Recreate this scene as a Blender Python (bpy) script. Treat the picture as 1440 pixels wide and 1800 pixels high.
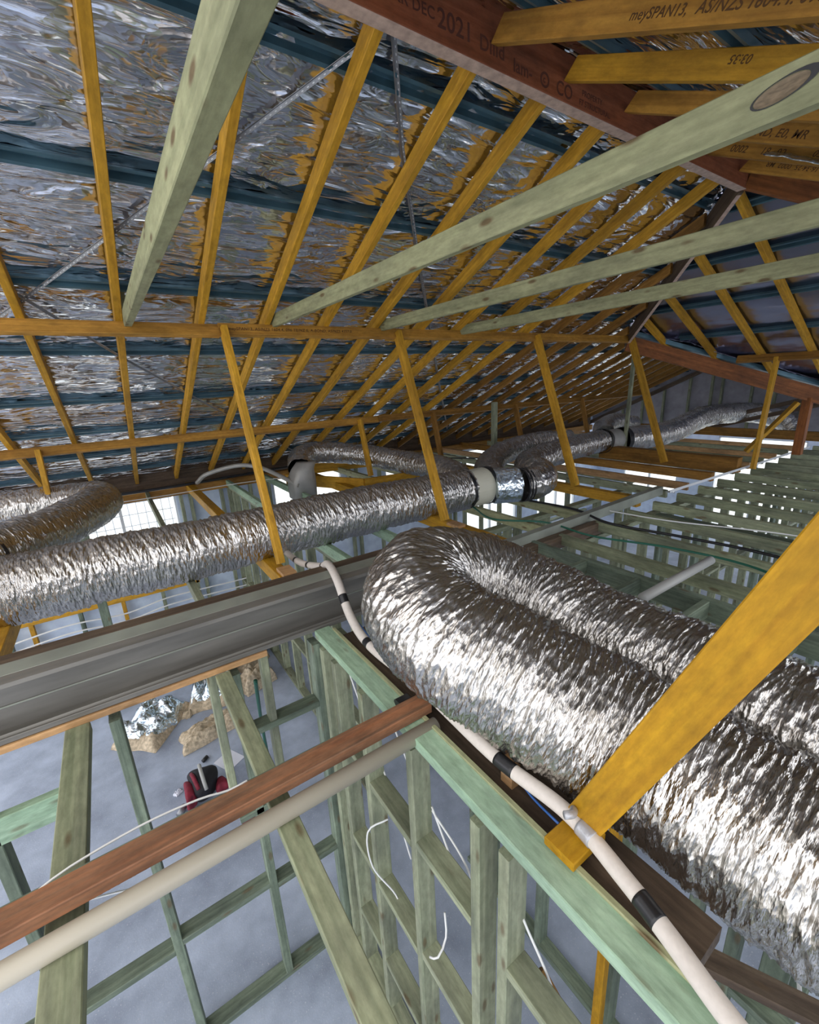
import bpy, math, random
import numpy as np
from mathutils import Vector, Matrix, Quaternion

# ------------------------------------------------------------------ camera, world, exposure
for o in list(bpy.data.objects): bpy.data.objects.remove(o)
SC = bpy.context.scene
COL = SC.collection
Z0 = 3.755                       # camera height above the slab
FPX = 770.506                    # focal length in pixels of the 1440 wide frame
RIGHT = Vector((0.82353369, -0.56516704, -0.04661512))
UPV = Vector((0.19595185, 0.20669116, 0.95854607))
FWD = Vector((0.53214401, 0.7985293, -0.28110217))
cam_d = bpy.data.cameras.new('camera'); cam = bpy.data.objects.new('camera', cam_d); COL.objects.link(cam)
cam_d.sensor_fit = 'HORIZONTAL'; cam_d.sensor_width = 36.0; cam_d.lens = 36.0 * FPX / 1440.0
cam_d.clip_start = 0.02; cam_d.clip_end = 300
mw = Matrix.Identity(4)
for i in range(3):
    mw[i][0] = RIGHT[i]; mw[i][1] = UPV[i]; mw[i][2] = -FWD[i]
mw[0][3], mw[1][3], mw[2][3] = 0, 0, Z0
cam.matrix_world = mw
SC.camera = cam
SC.view_settings.view_transform = 'Standard'; SC.view_settings.look = 'None'
SC.view_settings.gamma = 1.0; SC.view_settings.use_curve_mapping = False
SC.view_settings.exposure = 0.62
W = bpy.data.worlds.new('overcast_sky'); SC.world = W; W.use_nodes = True
nt = W.node_tree; nt.nodes.clear()
wo = nt.nodes.new('ShaderNodeOutputWorld'); bg = nt.nodes.new('ShaderNodeBackground')
tc = nt.nodes.new('ShaderNodeTexCoord'); sep = nt.nodes.new('ShaderNodeSeparateXYZ')
ramp = nt.nodes.new('ShaderNodeValToRGB')
nt.links.new(tc.outputs['Generated'], sep.inputs[0]); nt.links.new(sep.outputs[2], ramp.inputs[0])
ramp.color_ramp.elements[0].position = 0.0; ramp.color_ramp.elements[0].color = (0.86, 0.90, 1.0, 1)
ramp.color_ramp.elements[1].position = 0.9; ramp.color_ramp.elements[1].color = (1.0, 0.97, 0.93, 1)
nt.links.new(ramp.outputs[0], bg.inputs[0]); bg.inputs[1].default_value = 1.7
nt.links.new(bg.outputs[0], wo.inputs[0])

R = random.Random(7)
NP = np.random.RandomState(11)
ORD = ['first', 'second', 'third', 'fourth', 'fifth', 'sixth', 'seventh', 'eighth', 'ninth', 'tenth', 'eleventh', 'twelfth',
       'thirteenth', 'fourteenth', 'fifteenth', 'sixteenth', 'seventeenth', 'eighteenth', 'nineteenth', 'twentieth',
       'twenty-first', 'twenty-second', 'twenty-third', 'twenty-fourth', 'twenty-fifth', 'twenty-sixth', 'twenty-seventh', 'twenty-eighth']

# ------------------------------------------------------------------ materials
def newmat(name):
    m = bpy.data.materials.new(name); m.use_nodes = True
    return m, m.node_tree, m.node_tree.nodes['Principled BSDF']

def N(t, typ, **kw):
    n = t.nodes.new(typ)
    for k, v in kw.items(): setattr(n, k, v)
    return n

def timber_mat(name, c1, c2, knot=(0.12, 0.07, 0.03), rough=0.6, knots=0.5, spec=0.3, dirt=0.35):
    m, t, b = newmat(name)
    L = t.links.new
    tc = N(t, 'ShaderNodeTexCoord'); mp = N(t, 'ShaderNodeMapping')
    oi = N(t, 'ShaderNodeObjectInfo')
    addv = N(t, 'ShaderNodeVectorMath', operation='ADD')
    sc = N(t, 'ShaderNodeVectorMath', operation='SCALE'); sc.inputs[0].default_value = (37, 19, 11)
    L(oi.outputs['Random'], sc.inputs['Scale']); L(tc.outputs['Object'], addv.inputs[0]); L(sc.outputs[0], addv.inputs[1])
    L(addv.outputs[0], mp.inputs[0]); mp.inputs['Scale'].default_value = (1.3, 45, 45)
    n1 = N(t, 'ShaderNodeTexNoise'); n1.inputs['Scale'].default_value = 1.0; n1.inputs['Detail'].default_value = 6
    n1.inputs['Distortion'].default_value = 0.6
    L(mp.outputs[0], n1.inputs['Vector'])
    mp2 = N(t, 'ShaderNodeMapping'); mp2.inputs['Scale'].default_value = (2.2, 9, 9); L(addv.outputs[0], mp2.inputs[0])
    n2 = N(t, 'ShaderNodeTexNoise'); n2.inputs['Scale'].default_value = 1.0; n2.inputs['Detail'].default_value = 4
    L(mp2.outputs[0], n2.inputs['Vector'])
    cr = N(t, 'ShaderNodeValToRGB'); cr.color_ramp.elements[0].position = 0.32; cr.color_ramp.elements[1].position = 0.68
    cr.color_ramp.elements[0].color = (*c2, 1); cr.color_ramp.elements[1].color = (*c1, 1)
    L(n1.outputs['Fac'], cr.inputs[0])
    # darker dirty blotches with a shape of their own
    mx = N(t, 'ShaderNodeMix', data_type='RGBA'); mx.blend_type = 'MULTIPLY'
    cr2 = N(t, 'ShaderNodeValToRGB'); cr2.color_ramp.elements[0].position = 0.3; cr2.color_ramp.elements[1].position = 0.55
    cr2.color_ramp.elements[0].color = (1 - dirt, 1 - dirt, 1 - dirt * 0.9, 1); cr2.color_ramp.elements[1].color = (1, 1, 1, 1)
    L(n2.outputs['Fac'], cr2.inputs[0]); mx.inputs['Factor'].default_value = 1
    L(cr.outputs[0], mx.inputs['A']); L(cr2.outputs[0], mx.inputs['B'])
    # knots
    mp3 = N(t, 'ShaderNodeMapping'); mp3.inputs['Scale'].default_value = (4.5, 14, 14); L(addv.outputs[0], mp3.inputs[0])
    vo = N(t, 'ShaderNodeTexVoronoi'); vo.inputs['Scale'].default_value = 1.0; L(mp3.outputs[0], vo.inputs['Vector'])
    cr3 = N(t, 'ShaderNodeValToRGB'); cr3.color_ramp.elements[0].position = 0.10; cr3.color_ramp.elements[1].position = 0.2
    cr3.color_ramp.elements[0].color = (knots, knots, knots, 1); cr3.color_ramp.elements[1].color = (0, 0, 0, 1)
    L(vo.outputs['Distance'], cr3.inputs[0])
    mx2 = N(t, 'ShaderNodeMix', data_type='RGBA'); L(cr3.outputs[0], mx2.inputs['Factor']); L(mx.outputs['Result'], mx2.inputs['A'])
    mx2.inputs['B'].default_value = (*knot, 1)
    mp4 = N(t, 'ShaderNodeMapping'); mp4.inputs['Scale'].default_value = (14, 40, 40); L(addv.outputs[0], mp4.inputs[0])
    n4 = N(t, 'ShaderNodeTexNoise'); n4.inputs['Scale'].default_value = 1.0; n4.inputs['Detail'].default_value = 5; n4.inputs['Roughness'].default_value = 0.7
    L(mp4.outputs[0], n4.inputs['Vector'])
    cr4 = N(t, 'ShaderNodeValToRGB'); cr4.color_ramp.elements[0].position = 0.28; cr4.color_ramp.elements[1].position = 0.66
    cr4.color_ramp.elements[0].color = (0.62, 0.62, 0.60, 1); cr4.color_ramp.elements[1].color = (1.12, 1.12, 1.12, 1); L(n4.outputs['Fac'], cr4.inputs[0])
    mx4 = N(t, 'ShaderNodeMix', data_type='RGBA'); mx4.blend_type = 'MULTIPLY'; mx4.inputs['Factor'].default_value = 0.8
    L(mx2.outputs['Result'], mx4.inputs['A']); L(cr4.outputs[0], mx4.inputs['B']); mx2 = mx4
    hs = N(t, 'ShaderNodeHueSaturation')
    mr = N(t, 'ShaderNodeMapRange'); mr.inputs['To Min'].default_value = 0.82; mr.inputs['To Max'].default_value = 1.14
    L(oi.outputs['Random'], mr.inputs['Value']); L(mr.outputs[0], hs.inputs['Value'])
    L(mx2.outputs['Result'], hs.inputs['Color']); L(hs.outputs[0], b.inputs['Base Color'])
    b.inputs['Roughness'].default_value = rough; b.inputs['Specular IOR Level'].default_value = spec
    bp = N(t, 'ShaderNodeBump'); bp.inputs['Strength'].default_value = 0.25; bp.inputs['Distance'].default_value = 0.002
    L(n1.outputs['Fac'], bp.inputs['Height']); L(bp.outputs[0], b.inputs['Normal'])
    return m

def plain(name, col, rough=0.5, metal=0.0, bump=0.0, bscale=40, var=0.0, spec=0.5, stretch=(1, 1, 1)):
    m, t, b = newmat(name); L = t.links.new
    b.inputs['Base Color'].default_value = (*col, 1); b.inputs['Roughness'].default_value = rough
    b.inputs['Metallic'].default_value = metal; b.inputs['Specular IOR Level'].default_value = spec
    tc = N(t, 'ShaderNodeTexCoord'); mp = N(t, 'ShaderNodeMapping'); mp.inputs['Scale'].default_value = stretch
    L(tc.outputs['Object'], mp.inputs[0])
    n = N(t, 'ShaderNodeTexNoise'); n.inputs['Scale'].default_value = bscale; n.inputs['Detail'].default_value = 5
    L(mp.outputs[0], n.inputs['Vector'])
    if var:
        cr = N(t, 'ShaderNodeValToRGB')
        cr.color_ramp.elements[0].position = 0.3; cr.color_ramp.elements[1].position = 0.7
        cr.color_ramp.elements[0].color = (*[c * (1 - var) for c in col], 1); cr.color_ramp.elements[1].color = (*[min(1, c * (1 + var)) for c in col], 1)
        L(n.outputs['Fac'], cr.inputs[0]); L(cr.outputs[0], b.inputs['Base Color'])
    if bump:
        bp = N(t, 'ShaderNodeBump'); bp.inputs['Strength'].default_value = bump; bp.inputs['Distance'].default_value = 0.01
        L(n.outputs['Fac'], bp.inputs['Height']); L(bp.outputs[0], b.inputs['Normal'])
    return m

def foil_mat(name, col, rough, scl, strength, dist, stretch=(1, 1, 1), uv=False, detail=3.0, fine=0):
    m, t, b = newmat(name); L = t.links.new
    b.inputs['Metallic'].default_value = 1.0; b.inputs['Base Color'].default_value = (*col, 1)
    b.inputs['Roughness'].default_value = rough
    tc = N(t, 'ShaderNodeTexCoord'); mp = N(t, 'ShaderNodeMapping'); mp.inputs['Scale'].default_value = stretch
    L(tc.outputs['UV' if uv else 'Object'], mp.inputs[0])
    # sharp creases: distorted ridged noise
    wn = N(t, 'ShaderNodeTexNoise'); wn.inputs['Scale'].default_value = scl * 0.4; wn.inputs['Detail'].default_value = 2
    L(mp.outputs[0], wn.inputs['Vector'])
    ad = N(t, 'ShaderNodeMix', data_type='VECTOR'); ad.inputs['Factor'].default_value = 0.25 / 1.0
    L(mp.outputs[0], ad.inputs['A'])
    L(wn.outputs['Color'], ad.inputs['B'])
    mf = N(t, 'ShaderNodeTexNoise'); mf.noise_type = 'RIDGED_MULTIFRACTAL'; mf.normalize = True
    mf.inputs['Scale'].default_value = scl; mf.inputs['Detail'].default_value = detail; mf.inputs['Roughness'].default_value = 0.6
    L(ad.outputs['Result'], mf.inputs['Vector'])
    vo = N(t, 'ShaderNodeTexVoronoi'); vo.feature = 'F1'; vo.inputs['Scale'].default_value = scl * 1.6
    L(ad.outputs['Result'], vo.inputs['Vector'])
    mm = N(t, 'ShaderNodeMath', operation='MULTIPLY_ADD'); mm.inputs[1].default_value = 0.55
    L(vo.outputs['Distance'], mm.inputs[0]); L(mf.outputs['Fac'], mm.inputs[2])
    bp = N(t, 'ShaderNodeBump'); bp.inputs['Strength'].default_value = strength; bp.inputs['Distance'].default_value = dist
    L(mm.outputs[0], bp.inputs['Height']); L(bp.outputs[0], b.inputs['Normal'])
    if fine:
        v2 = N(t, 'ShaderNodeTexVoronoi'); v2.feature = 'F1'; v2.inputs['Scale'].default_value = scl * 4.5
        L(ad.outputs['Result'], v2.inputs['Vector'])
        b2 = N(t, 'ShaderNodeBump'); b2.inputs['Strength'].default_value = 0.35; b2.inputs['Distance'].default_value = dist * 0.35
        L(v2.outputs['Distance'], b2.inputs['Height']); L(bp.outputs[0], b2.inputs['Normal']); L(b2.outputs[0], b.inputs['Normal'])
    return m

M = {}
M['yellow'] = timber_mat('yellow_stained_lvl', (0.68, 0.37, 0.035), (0.50, 0.25, 0.018), knot=(0.22, 0.10, 0.01), knots=0.35, dirt=0.3)
M['brightyellow'] = timber_mat('bright_yellow_timber', (0.60, 0.32, 0.012), (0.46, 0.225, 0.008), knot=(0.3, 0.15, 0.01), knots=0.25, dirt=0.25)
M['honey'] = timber_mat('honey_brown_lvl', (0.56, 0.29, 0.05), (0.38, 0.18, 0.03), knot=(0.16, 0.07, 0.02), knots=0.3, dirt=0.4)
M['amber'] = timber_mat('amber_and_dimmed_lvl', (0.42, 0.21, 0.045), (0.26, 0.12, 0.02), knot=(0.1, 0.05, 0.02), knots=0.3)  # amber darkened for the dim far roof; brown boards share it
M['orange'] = timber_mat('orange_lvl', (0.36, 0.125, 0.035), (0.22, 0.075, 0.02), knot=(0.1, 0.03, 0.01), knots=0.4, dirt=0.45)
M['redbeam'] = timber_mat('red_glued_beam', (0.36, 0.12, 0.055), (0.26, 0.075, 0.03), knot=(0.1, 0.03, 0.01), knots=0.25, dirt=0.4)
M['pink'] = plain('pale_pink_raw_face', (0.50, 0.36, 0.29), 0.7, var=0.25, bscale=25)
M['pine'] = timber_mat('pale_green_treated_pine', (0.385, 0.385, 0.22), (0.28, 0.29, 0.16), knots=0.85, dirt=0.25)
M['green'] = timber_mat('green_treated_pine', (0.38, 0.52, 0.37), (0.28, 0.41, 0.28), knots=0.5, dirt=0.3)
M['stud'] = timber_mat('framing_pine', (0.38, 0.40, 0.27), (0.25, 0.28, 0.18), knots=0.7, dirt=0.45)
M['studgreen'] = timber_mat('blue_green_framing_pine', (0.225, 0.275, 0.20), (0.12, 0.155, 0.115), knots=0.6, dirt=0.4)
M['raw'] = timber_mat('raw_orange_pine', (0.60, 0.36, 0.17), (0.48, 0.27, 0.12), knots=0.5)
M['stained'] = timber_mat('orange_stained_brown_lvl', (0.36, 0.15, 0.07), (0.17, 0.10, 0.06), knot=(0.08, 0.05, 0.03), knots=0.6, dirt=0.6)
M['olive'] = timber_mat('olive_weathered_pine', (0.36, 0.38, 0.24), (0.22, 0.25, 0.15), knots=0.7, dirt=0.5)
M['brown'] = timber_mat('dark_brown_timber', (0.17, 0.12, 0.08), (0.09, 0.06, 0.04), knots=0.4)
M['teal'] = plain('teal_painted_steel', (0.07, 0.145, 0.19), 0.35, 0.35, var=0.25, bscale=6)
M['galv'] = plain('galvanised_steel', (0.30, 0.31, 0.33), 0.42, 0.6, var=0.2, bscale=14)
M['dullsteel'] = plain('dull_grey_steel', (0.19, 0.18, 0.16), 0.55, 0.35, var=0.25, bscale=5, stretch=(0.4, 3, 3))
M['greysteel'] = plain('pale_grey_green_steel', (0.31, 0.33, 0.28), 0.5, 0.3, var=0.2, bscale=4)
M['knotwood'] = plain('knot_wood', (0.20, 0.15, 0.095), 0.7, var=0.35, bscale=60, stretch=(1, 1, 3))
M['concrete'] = None
M['wrap'] = plain('blue_grey_wall_wrap', (0.66, 0.76, 0.95), 0.55, bump=0.25, bscale=7, var=0.12)
M['greywrap'] = plain('grey_gable_wrap', (0.34, 0.33, 0.37), 0.6, bump=0.25, bscale=7, var=0.15)
M['pvc'] = plain('cream_pvc', (0.43, 0.39, 0.31), 0.4, var=0.06, bscale=3)
M['greypvc'] = plain('grey_pvc', (0.42, 0.42, 0.40), 0.45)
M['lagging'] = plain('white_pipe_lagging', (0.66, 0.60, 0.54), 0.6, bump=0.15, bscale=60, var=0.05)
M['black'] = plain('black_tape', (0.012, 0.012, 0.014), 0.35)
M['greytape'] = plain('grey_tape', (0.45, 0.45, 0.47), 0.3, 0.3, bump=0.3, bscale=50)
M['white'] = plain('white_cable', (0.78, 0.78, 0.76), 0.45)
M['blue'] = plain('blue_cable', (0.03, 0.11, 0.35), 0.4)
M['greencable'] = plain('dark_green_pipe', (0.015, 0.12, 0.075), 0.4)
M['cream'] = plain('cream_fitting', (0.62, 0.60, 0.48), 0.55)
M['capgrey'] = plain('grey_metal_boot', (0.44, 0.43, 0.40), 0.5, 0.4, var=0.1, bscale=8)
M['ink'] = plain('dark_brown_ink', (0.10, 0.045, 0.012), 0.8)
M['lightink'] = plain('dark_red_ink', (0.10, 0.03, 0.018), 0.8)
M['wool'] = plain('beige_glasswool', (0.55, 0.45, 0.32), 0.95, bump=1.0, bscale=30, var=0.35)
M['bagred'] = plain('dark_red_fabric', (0.20, 0.012, 0.03), 0.7, var=0.3, bscale=20)
M['bagblack'] = plain('black_fabric', (0.015, 0.014, 0.018), 0.7)
M['paper'] = plain('white_paper', (0.78, 0.80, 0.90), 0.6, var=0.05, bscale=6)
M['frame'] = plain('white_window_frame', (0.72, 0.74, 0.76), 0.4)
M['ground'] = plain('pale_bright_ground', (0.72, 0.72, 0.70), 0.9, var=0.08, bscale=1)
M['rooffoil'] = foil_mat('sarking_foil', (0.80, 0.80, 0.84), 0.12, 8.0, 1.0, 0.03, stretch=(0.45, 1.5, 1.5), detail=5, fine=1)
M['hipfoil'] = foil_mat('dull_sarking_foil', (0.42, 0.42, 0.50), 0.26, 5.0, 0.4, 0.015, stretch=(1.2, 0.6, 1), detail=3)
M['ductfoil'] = foil_mat('duct_foil', (0.56, 0.535, 0.50), 0.26, 1.0, 0.8, 0.010, stretch=(75, 22, 1), uv=True, detail=5, fine=1)
M['batfoil'] = foil_mat('insulation_facing_foil', (0.75, 0.85, 0.92), 0.2, 14.0, 0.8, 0.02, detail=3)

def concrete():
    m, t, b = newmat('blue_grey_slab'); L = t.links.new
    tc = N(t, 'ShaderNodeTexCoord')
    n = N(t, 'ShaderNodeTexNoise'); n.inputs['Scale'].default_value = 2.2; n.inputs['Detail'].default_value = 9; n.inputs['Roughness'].default_value = 0.62
    L(tc.outputs['Object'], n.inputs['Vector'])
    n2 = N(t, 'ShaderNodeTexNoise'); n2.inputs['Scale'].default_value = 90; n2.inputs['Detail'].default_value = 4
    L(tc.outputs['Object'], n2.inputs['Vector'])
    cr = N(t, 'ShaderNodeValToRGB'); cr.color_ramp.elements[0].position = 0.3; cr.color_ramp.elements[1].position = 0.7
    cr.color_ramp.elements[0].color = (0.25, 0.29, 0.38, 1); cr.color_ramp.elements[1].color = (0.49, 0.56, 0.70, 1)
    L(n.outputs['Fac'], cr.inputs[0])
    cr2 = N(t, 'ShaderNodeValToRGB'); cr2.color_ramp.elements[0].position = 0.62; cr2.color_ramp.elements[1].position = 0.74
    cr2.color_ramp.elements[0].color = (0, 0, 0, 1); cr2.color_ramp.elements[1].color = (1, 1, 1, 1)
    L(n2.outputs['Fac'], cr2.inputs[0])
    mx = N(t, 'ShaderNodeMix', data_type='RGBA'); L(cr2.outputs[0], mx.inputs['Factor']); L(cr.outputs[0], mx.inputs['A'])
    mx.inputs['B'].default_value = (0.62, 0.64, 0.68, 1)
    L(mx.outputs['Result'], b.inputs['Base Color']); b.inputs['Roughness'].default_value = 0.6
    bp = N(t, 'ShaderNodeBump'); bp.inputs['Strength'].default_value = 0.3; bp.inputs['Distance'].default_value = 0.004
    L(n2.outputs['Fac'], bp.inputs['Height']); L(bp.outputs[0], b.inputs['Normal'])
    return m
M['concrete'] = concrete()

def glass_mat():
    m = bpy.data.materials.new('window_glass'); m.use_nodes = True; t = m.node_tree; t.nodes.clear()
    o = t.nodes.new('ShaderNodeOutputMaterial'); mix = t.nodes.new('ShaderNodeMixShader'); tr = t.nodes.new('ShaderNodeBsdfTransparent')
    gl = t.nodes.new('ShaderNodeBsdfGlossy'); gl.inputs['Roughness'].default_value = 0.02; tr.inputs[0].default_value = (0.93, 0.96, 0.97, 1)
    mix.inputs[0].default_value = 0.08
    t.links.new(tr.outputs[0], mix.inputs[1]); t.links.new(gl.outputs[0], mix.inputs[2]); t.links.new(mix.outputs[0], o.inputs[0])
    return m
M['glass'] = glass_mat()

# ------------------------------------------------------------------ helpers (coordinates are measured from the camera point; z gets Z0 added)
def tag(o, label=None, cat=None, group=None, kind=None):
    if label: o['label'] = label
    if cat: o['category'] = cat
    if group: o['group'] = group
    if kind: o['kind'] = kind
    return o

def link(o, parent=None):
    COL.objects.link(o)
    if parent is not None:
        o.parent = parent
        o.matrix_parent_inverse = world_of(parent).inverted()
    return o

WM = {}
def world_of(o): return WM[o.name]

def setw(o, m):
    WM[o.name] = m.copy()
    o.matrix_world = m

def place(o, m, parent=None):
    COL.objects.link(o)
    WM[o.name] = m.copy()
    if parent is not None:
        o.parent = parent
        o.matrix_parent_inverse = Matrix.Identity(4)
        o.matrix_basis = WM[parent.name].inverted() @ m
    else:
        o.matrix_basis = m
    return o

def empty(name, x, y, z):
    o = bpy.data.objects.new(name, None); o.empty_display_size = 0.1
    place(o, Matrix.Translation((x, y, z + Z0)))
    return o

def mesh_obj(name, verts, faces, mat, m=None, parent=None, smooth=False, uvs=None):
    me = bpy.data.meshes.new(name)
    me.from_pydata([tuple(v) for v in verts], [], [tuple(f) for f in faces])
    me.materials.append(M[mat] if isinstance(mat, str) else mat)
    if smooth: me.polygons.foreach_set('use_smooth', [True] * len(me.polygons))
    if uvs is not None:
        lay = me.uv_layers.new(name='uv')
        vi = np.empty(len(me.loops), dtype=np.int32); me.loops.foreach_get('vertex_index', vi)
        lay.data.foreach_set('uv', np.asarray(uvs, dtype=np.float32)[vi].ravel())
    me.update()
    o = bpy.data.objects.new(name, me)
    return place(o, m if m is not None else Matrix.Identity(4), parent)

def frame(p0, p1, up=(0, 0, 1)):
    a = Vector(p0); b = Vector(p1); x = (b - a).normalized(); u = Vector(up)
    y = u.cross(x)
    if y.length < 1e-4: y = Vector((0, 1, 0)).cross(x)
    y.normalize(); z = x.cross(y)
    m = Matrix.Identity(4)
    for i in range(3): m[i][0], m[i][1], m[i][2], m[i][3] = x[i], y[i], z[i], a[i]
    m[2][3] += Z0
    return m, (b - a).length

def timber(name, p0, p1, w, d, mat, parent=None, up=(0, 0, 1), c=0.003, cut0=0.0, cut1=0.0, anchor=0.0):
    """sawn board with eased edges from p0 to p1; w across, d deep; anchor -1 puts the line on the underside;
    cut0/cut1 shift the top edge of an end along the length (plumb cuts)"""
    m, L = frame(p0, p1, up)
    hw, hd = w / 2, d / 2
    prof = [(-hw + c, -hd), (hw - c, -hd), (hw, -hd + c), (hw, hd - c), (hw - c, hd), (-hw + c, hd), (-hw, hd - c), (-hw, -hd + c)]
    off = -anchor * hd
    vs = []
    for x, cut in ((0, cut0), (L, cut1)):
        for (y, z) in prof:
            vs.append((x + cut * (z + hd) / d, y, z + off))
    fs = [tuple(range(7, -1, -1)), tuple(range(8, 16))]
    for i in range(8):
        j = (i + 1) % 8
        fs.append((i, j, 8 + j, 8 + i))
    return mesh_obj(name, vs, fs, mat, m, parent)

def board_text(o, txt, size, x, z, side, mat='ink', w=0.045, upside=False, shear=0.25, lean=0.0):
    cu = bpy.data.curves.new('t', 'FONT'); cu.body = txt; cu.size = size; cu.shear = shear; cu.extrude = 0.0004; cu.offset = size * 0.012
    cu.space_character = 1.05
    to = bpy.data.objects.new('t', cu); COL.objects.link(to)
    dg = bpy.context.evaluated_depsgraph_get()
    me = bpy.data.meshes.new_from_object(to.evaluated_get(dg)); me.name = 'printed_text'
    bpy.data.objects.remove(to)
    me.materials.clear(); me.materials.append(M[mat])
    t = bpy.data.objects.new('printed_text', me)
    # local board frame: x length, z depth, y width
    sx = 1 if side < 0 else -1
    sz = 1
    if upside: sx, sz = -sx, -sz
    lm = Matrix(((sx, 0, 0, x), (0, 0, side, side * (w / 2 + 0.0006)), (0, sz, 0, z), (0, 0, 0, 1)))
    place(t, WM[o.name] @ lm, o)
    return t

def tube_mesh(pts, r, n=16, closed=False, caps=True, radii=None):
    P = [Vector(p) for p in pts]; K = len(P); vs = []; fs = []
    t0 = (P[1] - P[0]).normalized(); ref = Vector((0, 0, 1)) if abs(t0.z) < 0.9 else Vector((1, 0, 0))
    nrm = (ref - t0 * ref.dot(t0)).normalized()
    for i, p in enumerate(P):
        t = (P[min(i + 1, K - 1)] - P[max(i - 1, 0)]).normalized()
        nrm = (nrm - t * nrm.dot(t)).normalized(); b = t.cross(nrm)
        rr = radii[i] if radii else r
        for j in range(n):
            a = 2 * math.pi * j / n
            vs.append(p + (nrm * math.cos(a) + b * math.sin(a)) * rr)
    for i in range(K - 1):
        for j in range(n):
            k = (j + 1) % n
            fs.append((i * n + j, i * n + k, (i + 1) * n + k, (i + 1) * n + j))
    if caps:
        fs.append(tuple(range(n - 1, -1, -1))); fs.append(tuple((K - 1) * n + j for j in range(n)))
    return vs, fs

def spline(pts, step=0.03):
    P = [np.array(p, float) for p in pts]
    P = [2 * P[0] - P[1]] + P + [2 * P[-1] - P[-2]]
    out = []
    for i in range(1, len(P) - 2):
        a, b, c, d = P[i - 1], P[i], P[i + 1], P[i + 2]
        n = max(2, int(np.linalg.norm(c - b) / step))
        for k in range(n):
            t = k / n
            out.append(0.5 * ((2 * b) + (-a + c) * t + (2 * a - 5 * b + 4 * c - d) * t * t + (-a + 3 * b - 3 * c + d) * t ** 3))
    out.append(P[-2])
    return out

def tube(name, pts, r, mat, parent=None, n=10, step=0.04, smooth=True, radii=None):
    sp = spline(pts, step) if len(pts) > 2 else [np.array(p, float) for p in pts]
    base = Vector(sp[0]) + Vector((0, 0, Z0))
    loc = [Vector(p) + Vector((0, 0, Z0)) - base for p in sp]
    vs, fs = tube_mesh(loc, r, n)
    return mesh_obj(name, vs, fs, mat, Matrix.Translation(base), parent, smooth)

def box(name, x0, x1, y0, y1, z0, z1, mat, parent=None, c=0.004):
    return timber(name, (x0, (y0 + y1) / 2, (z0 + z1) / 2), (x1, (y0 + y1) / 2, (z0 + z1) / 2), y1 - y0, z1 - z0, mat, parent, c=min(c, (y1 - y0) / 3, (z1 - z0) / 3))

def extrude_profile(name, prof, p0, p1, mat, parent=None, up=(0, 0, 1), closed=False, thick=0.002):
    """thin folded sheet: an open 2D profile (y,z) with thickness, swept from p0 to p1"""
    m, L = frame(p0, p1, up)
    pr = [np.array(p, float) for p in prof]; n = len(pr)
    nr = []
    for i in range(n):
        a = pr[max(i - 1, 0)]; b = pr[min(i + 1, n - 1)]; d = b - a; d /= np.linalg.norm(d) + 1e-9
        nr.append(np.array([-d[1], d[0]]))
    loop = [p for p in pr] + [pr[i] + nr[i] * thick for i in range(n - 1, -1, -1)]
    k = len(loop); vs = [(0, p[0], p[1]) for p in loop] + [(L, p[0], p[1]) for p in loop]
    fs = [(i, (i + 1) % k, k + (i + 1) % k, k + i) for i in range(k)]
    for i in range(n - 1):
        fs.append((i, k - 1 - i, k - 2 - i, i + 1)); fs.append((k + i, k + i + 1, k + k - 2 - i, k + k - 1 - i))
    return mesh_obj(name, vs, fs, mat, m, parent)

# value noise in numpy
def vnoise(u, v, seed=0, pu=None):
    rs = np.random.RandomState(seed); T = rs.rand(256, 256)
    iu = np.floor(u).astype(int); iv = np.floor(v).astype(int); fu = u - iu; fv = v - iv
    fu = fu * fu * (3 - 2 * fu); fv = fv * fv * (3 - 2 * fv)
    def g(a, b):
        if pu: b = np.mod(b, pu)
        return T[np.mod(a, 256), np.mod(b, 256)]
    return (g(iu, iv) * (1 - fu) + g(iu + 1, iv) * fu) * (1 - fv) + (g(iu, iv + 1) * (1 - fu) + g(iu + 1, iv + 1) * fu) * fv

def ridged(u, v, seed=0, pu=None): return 1 - np.abs(2 * vnoise(u, v, seed, pu) - 1)

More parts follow.
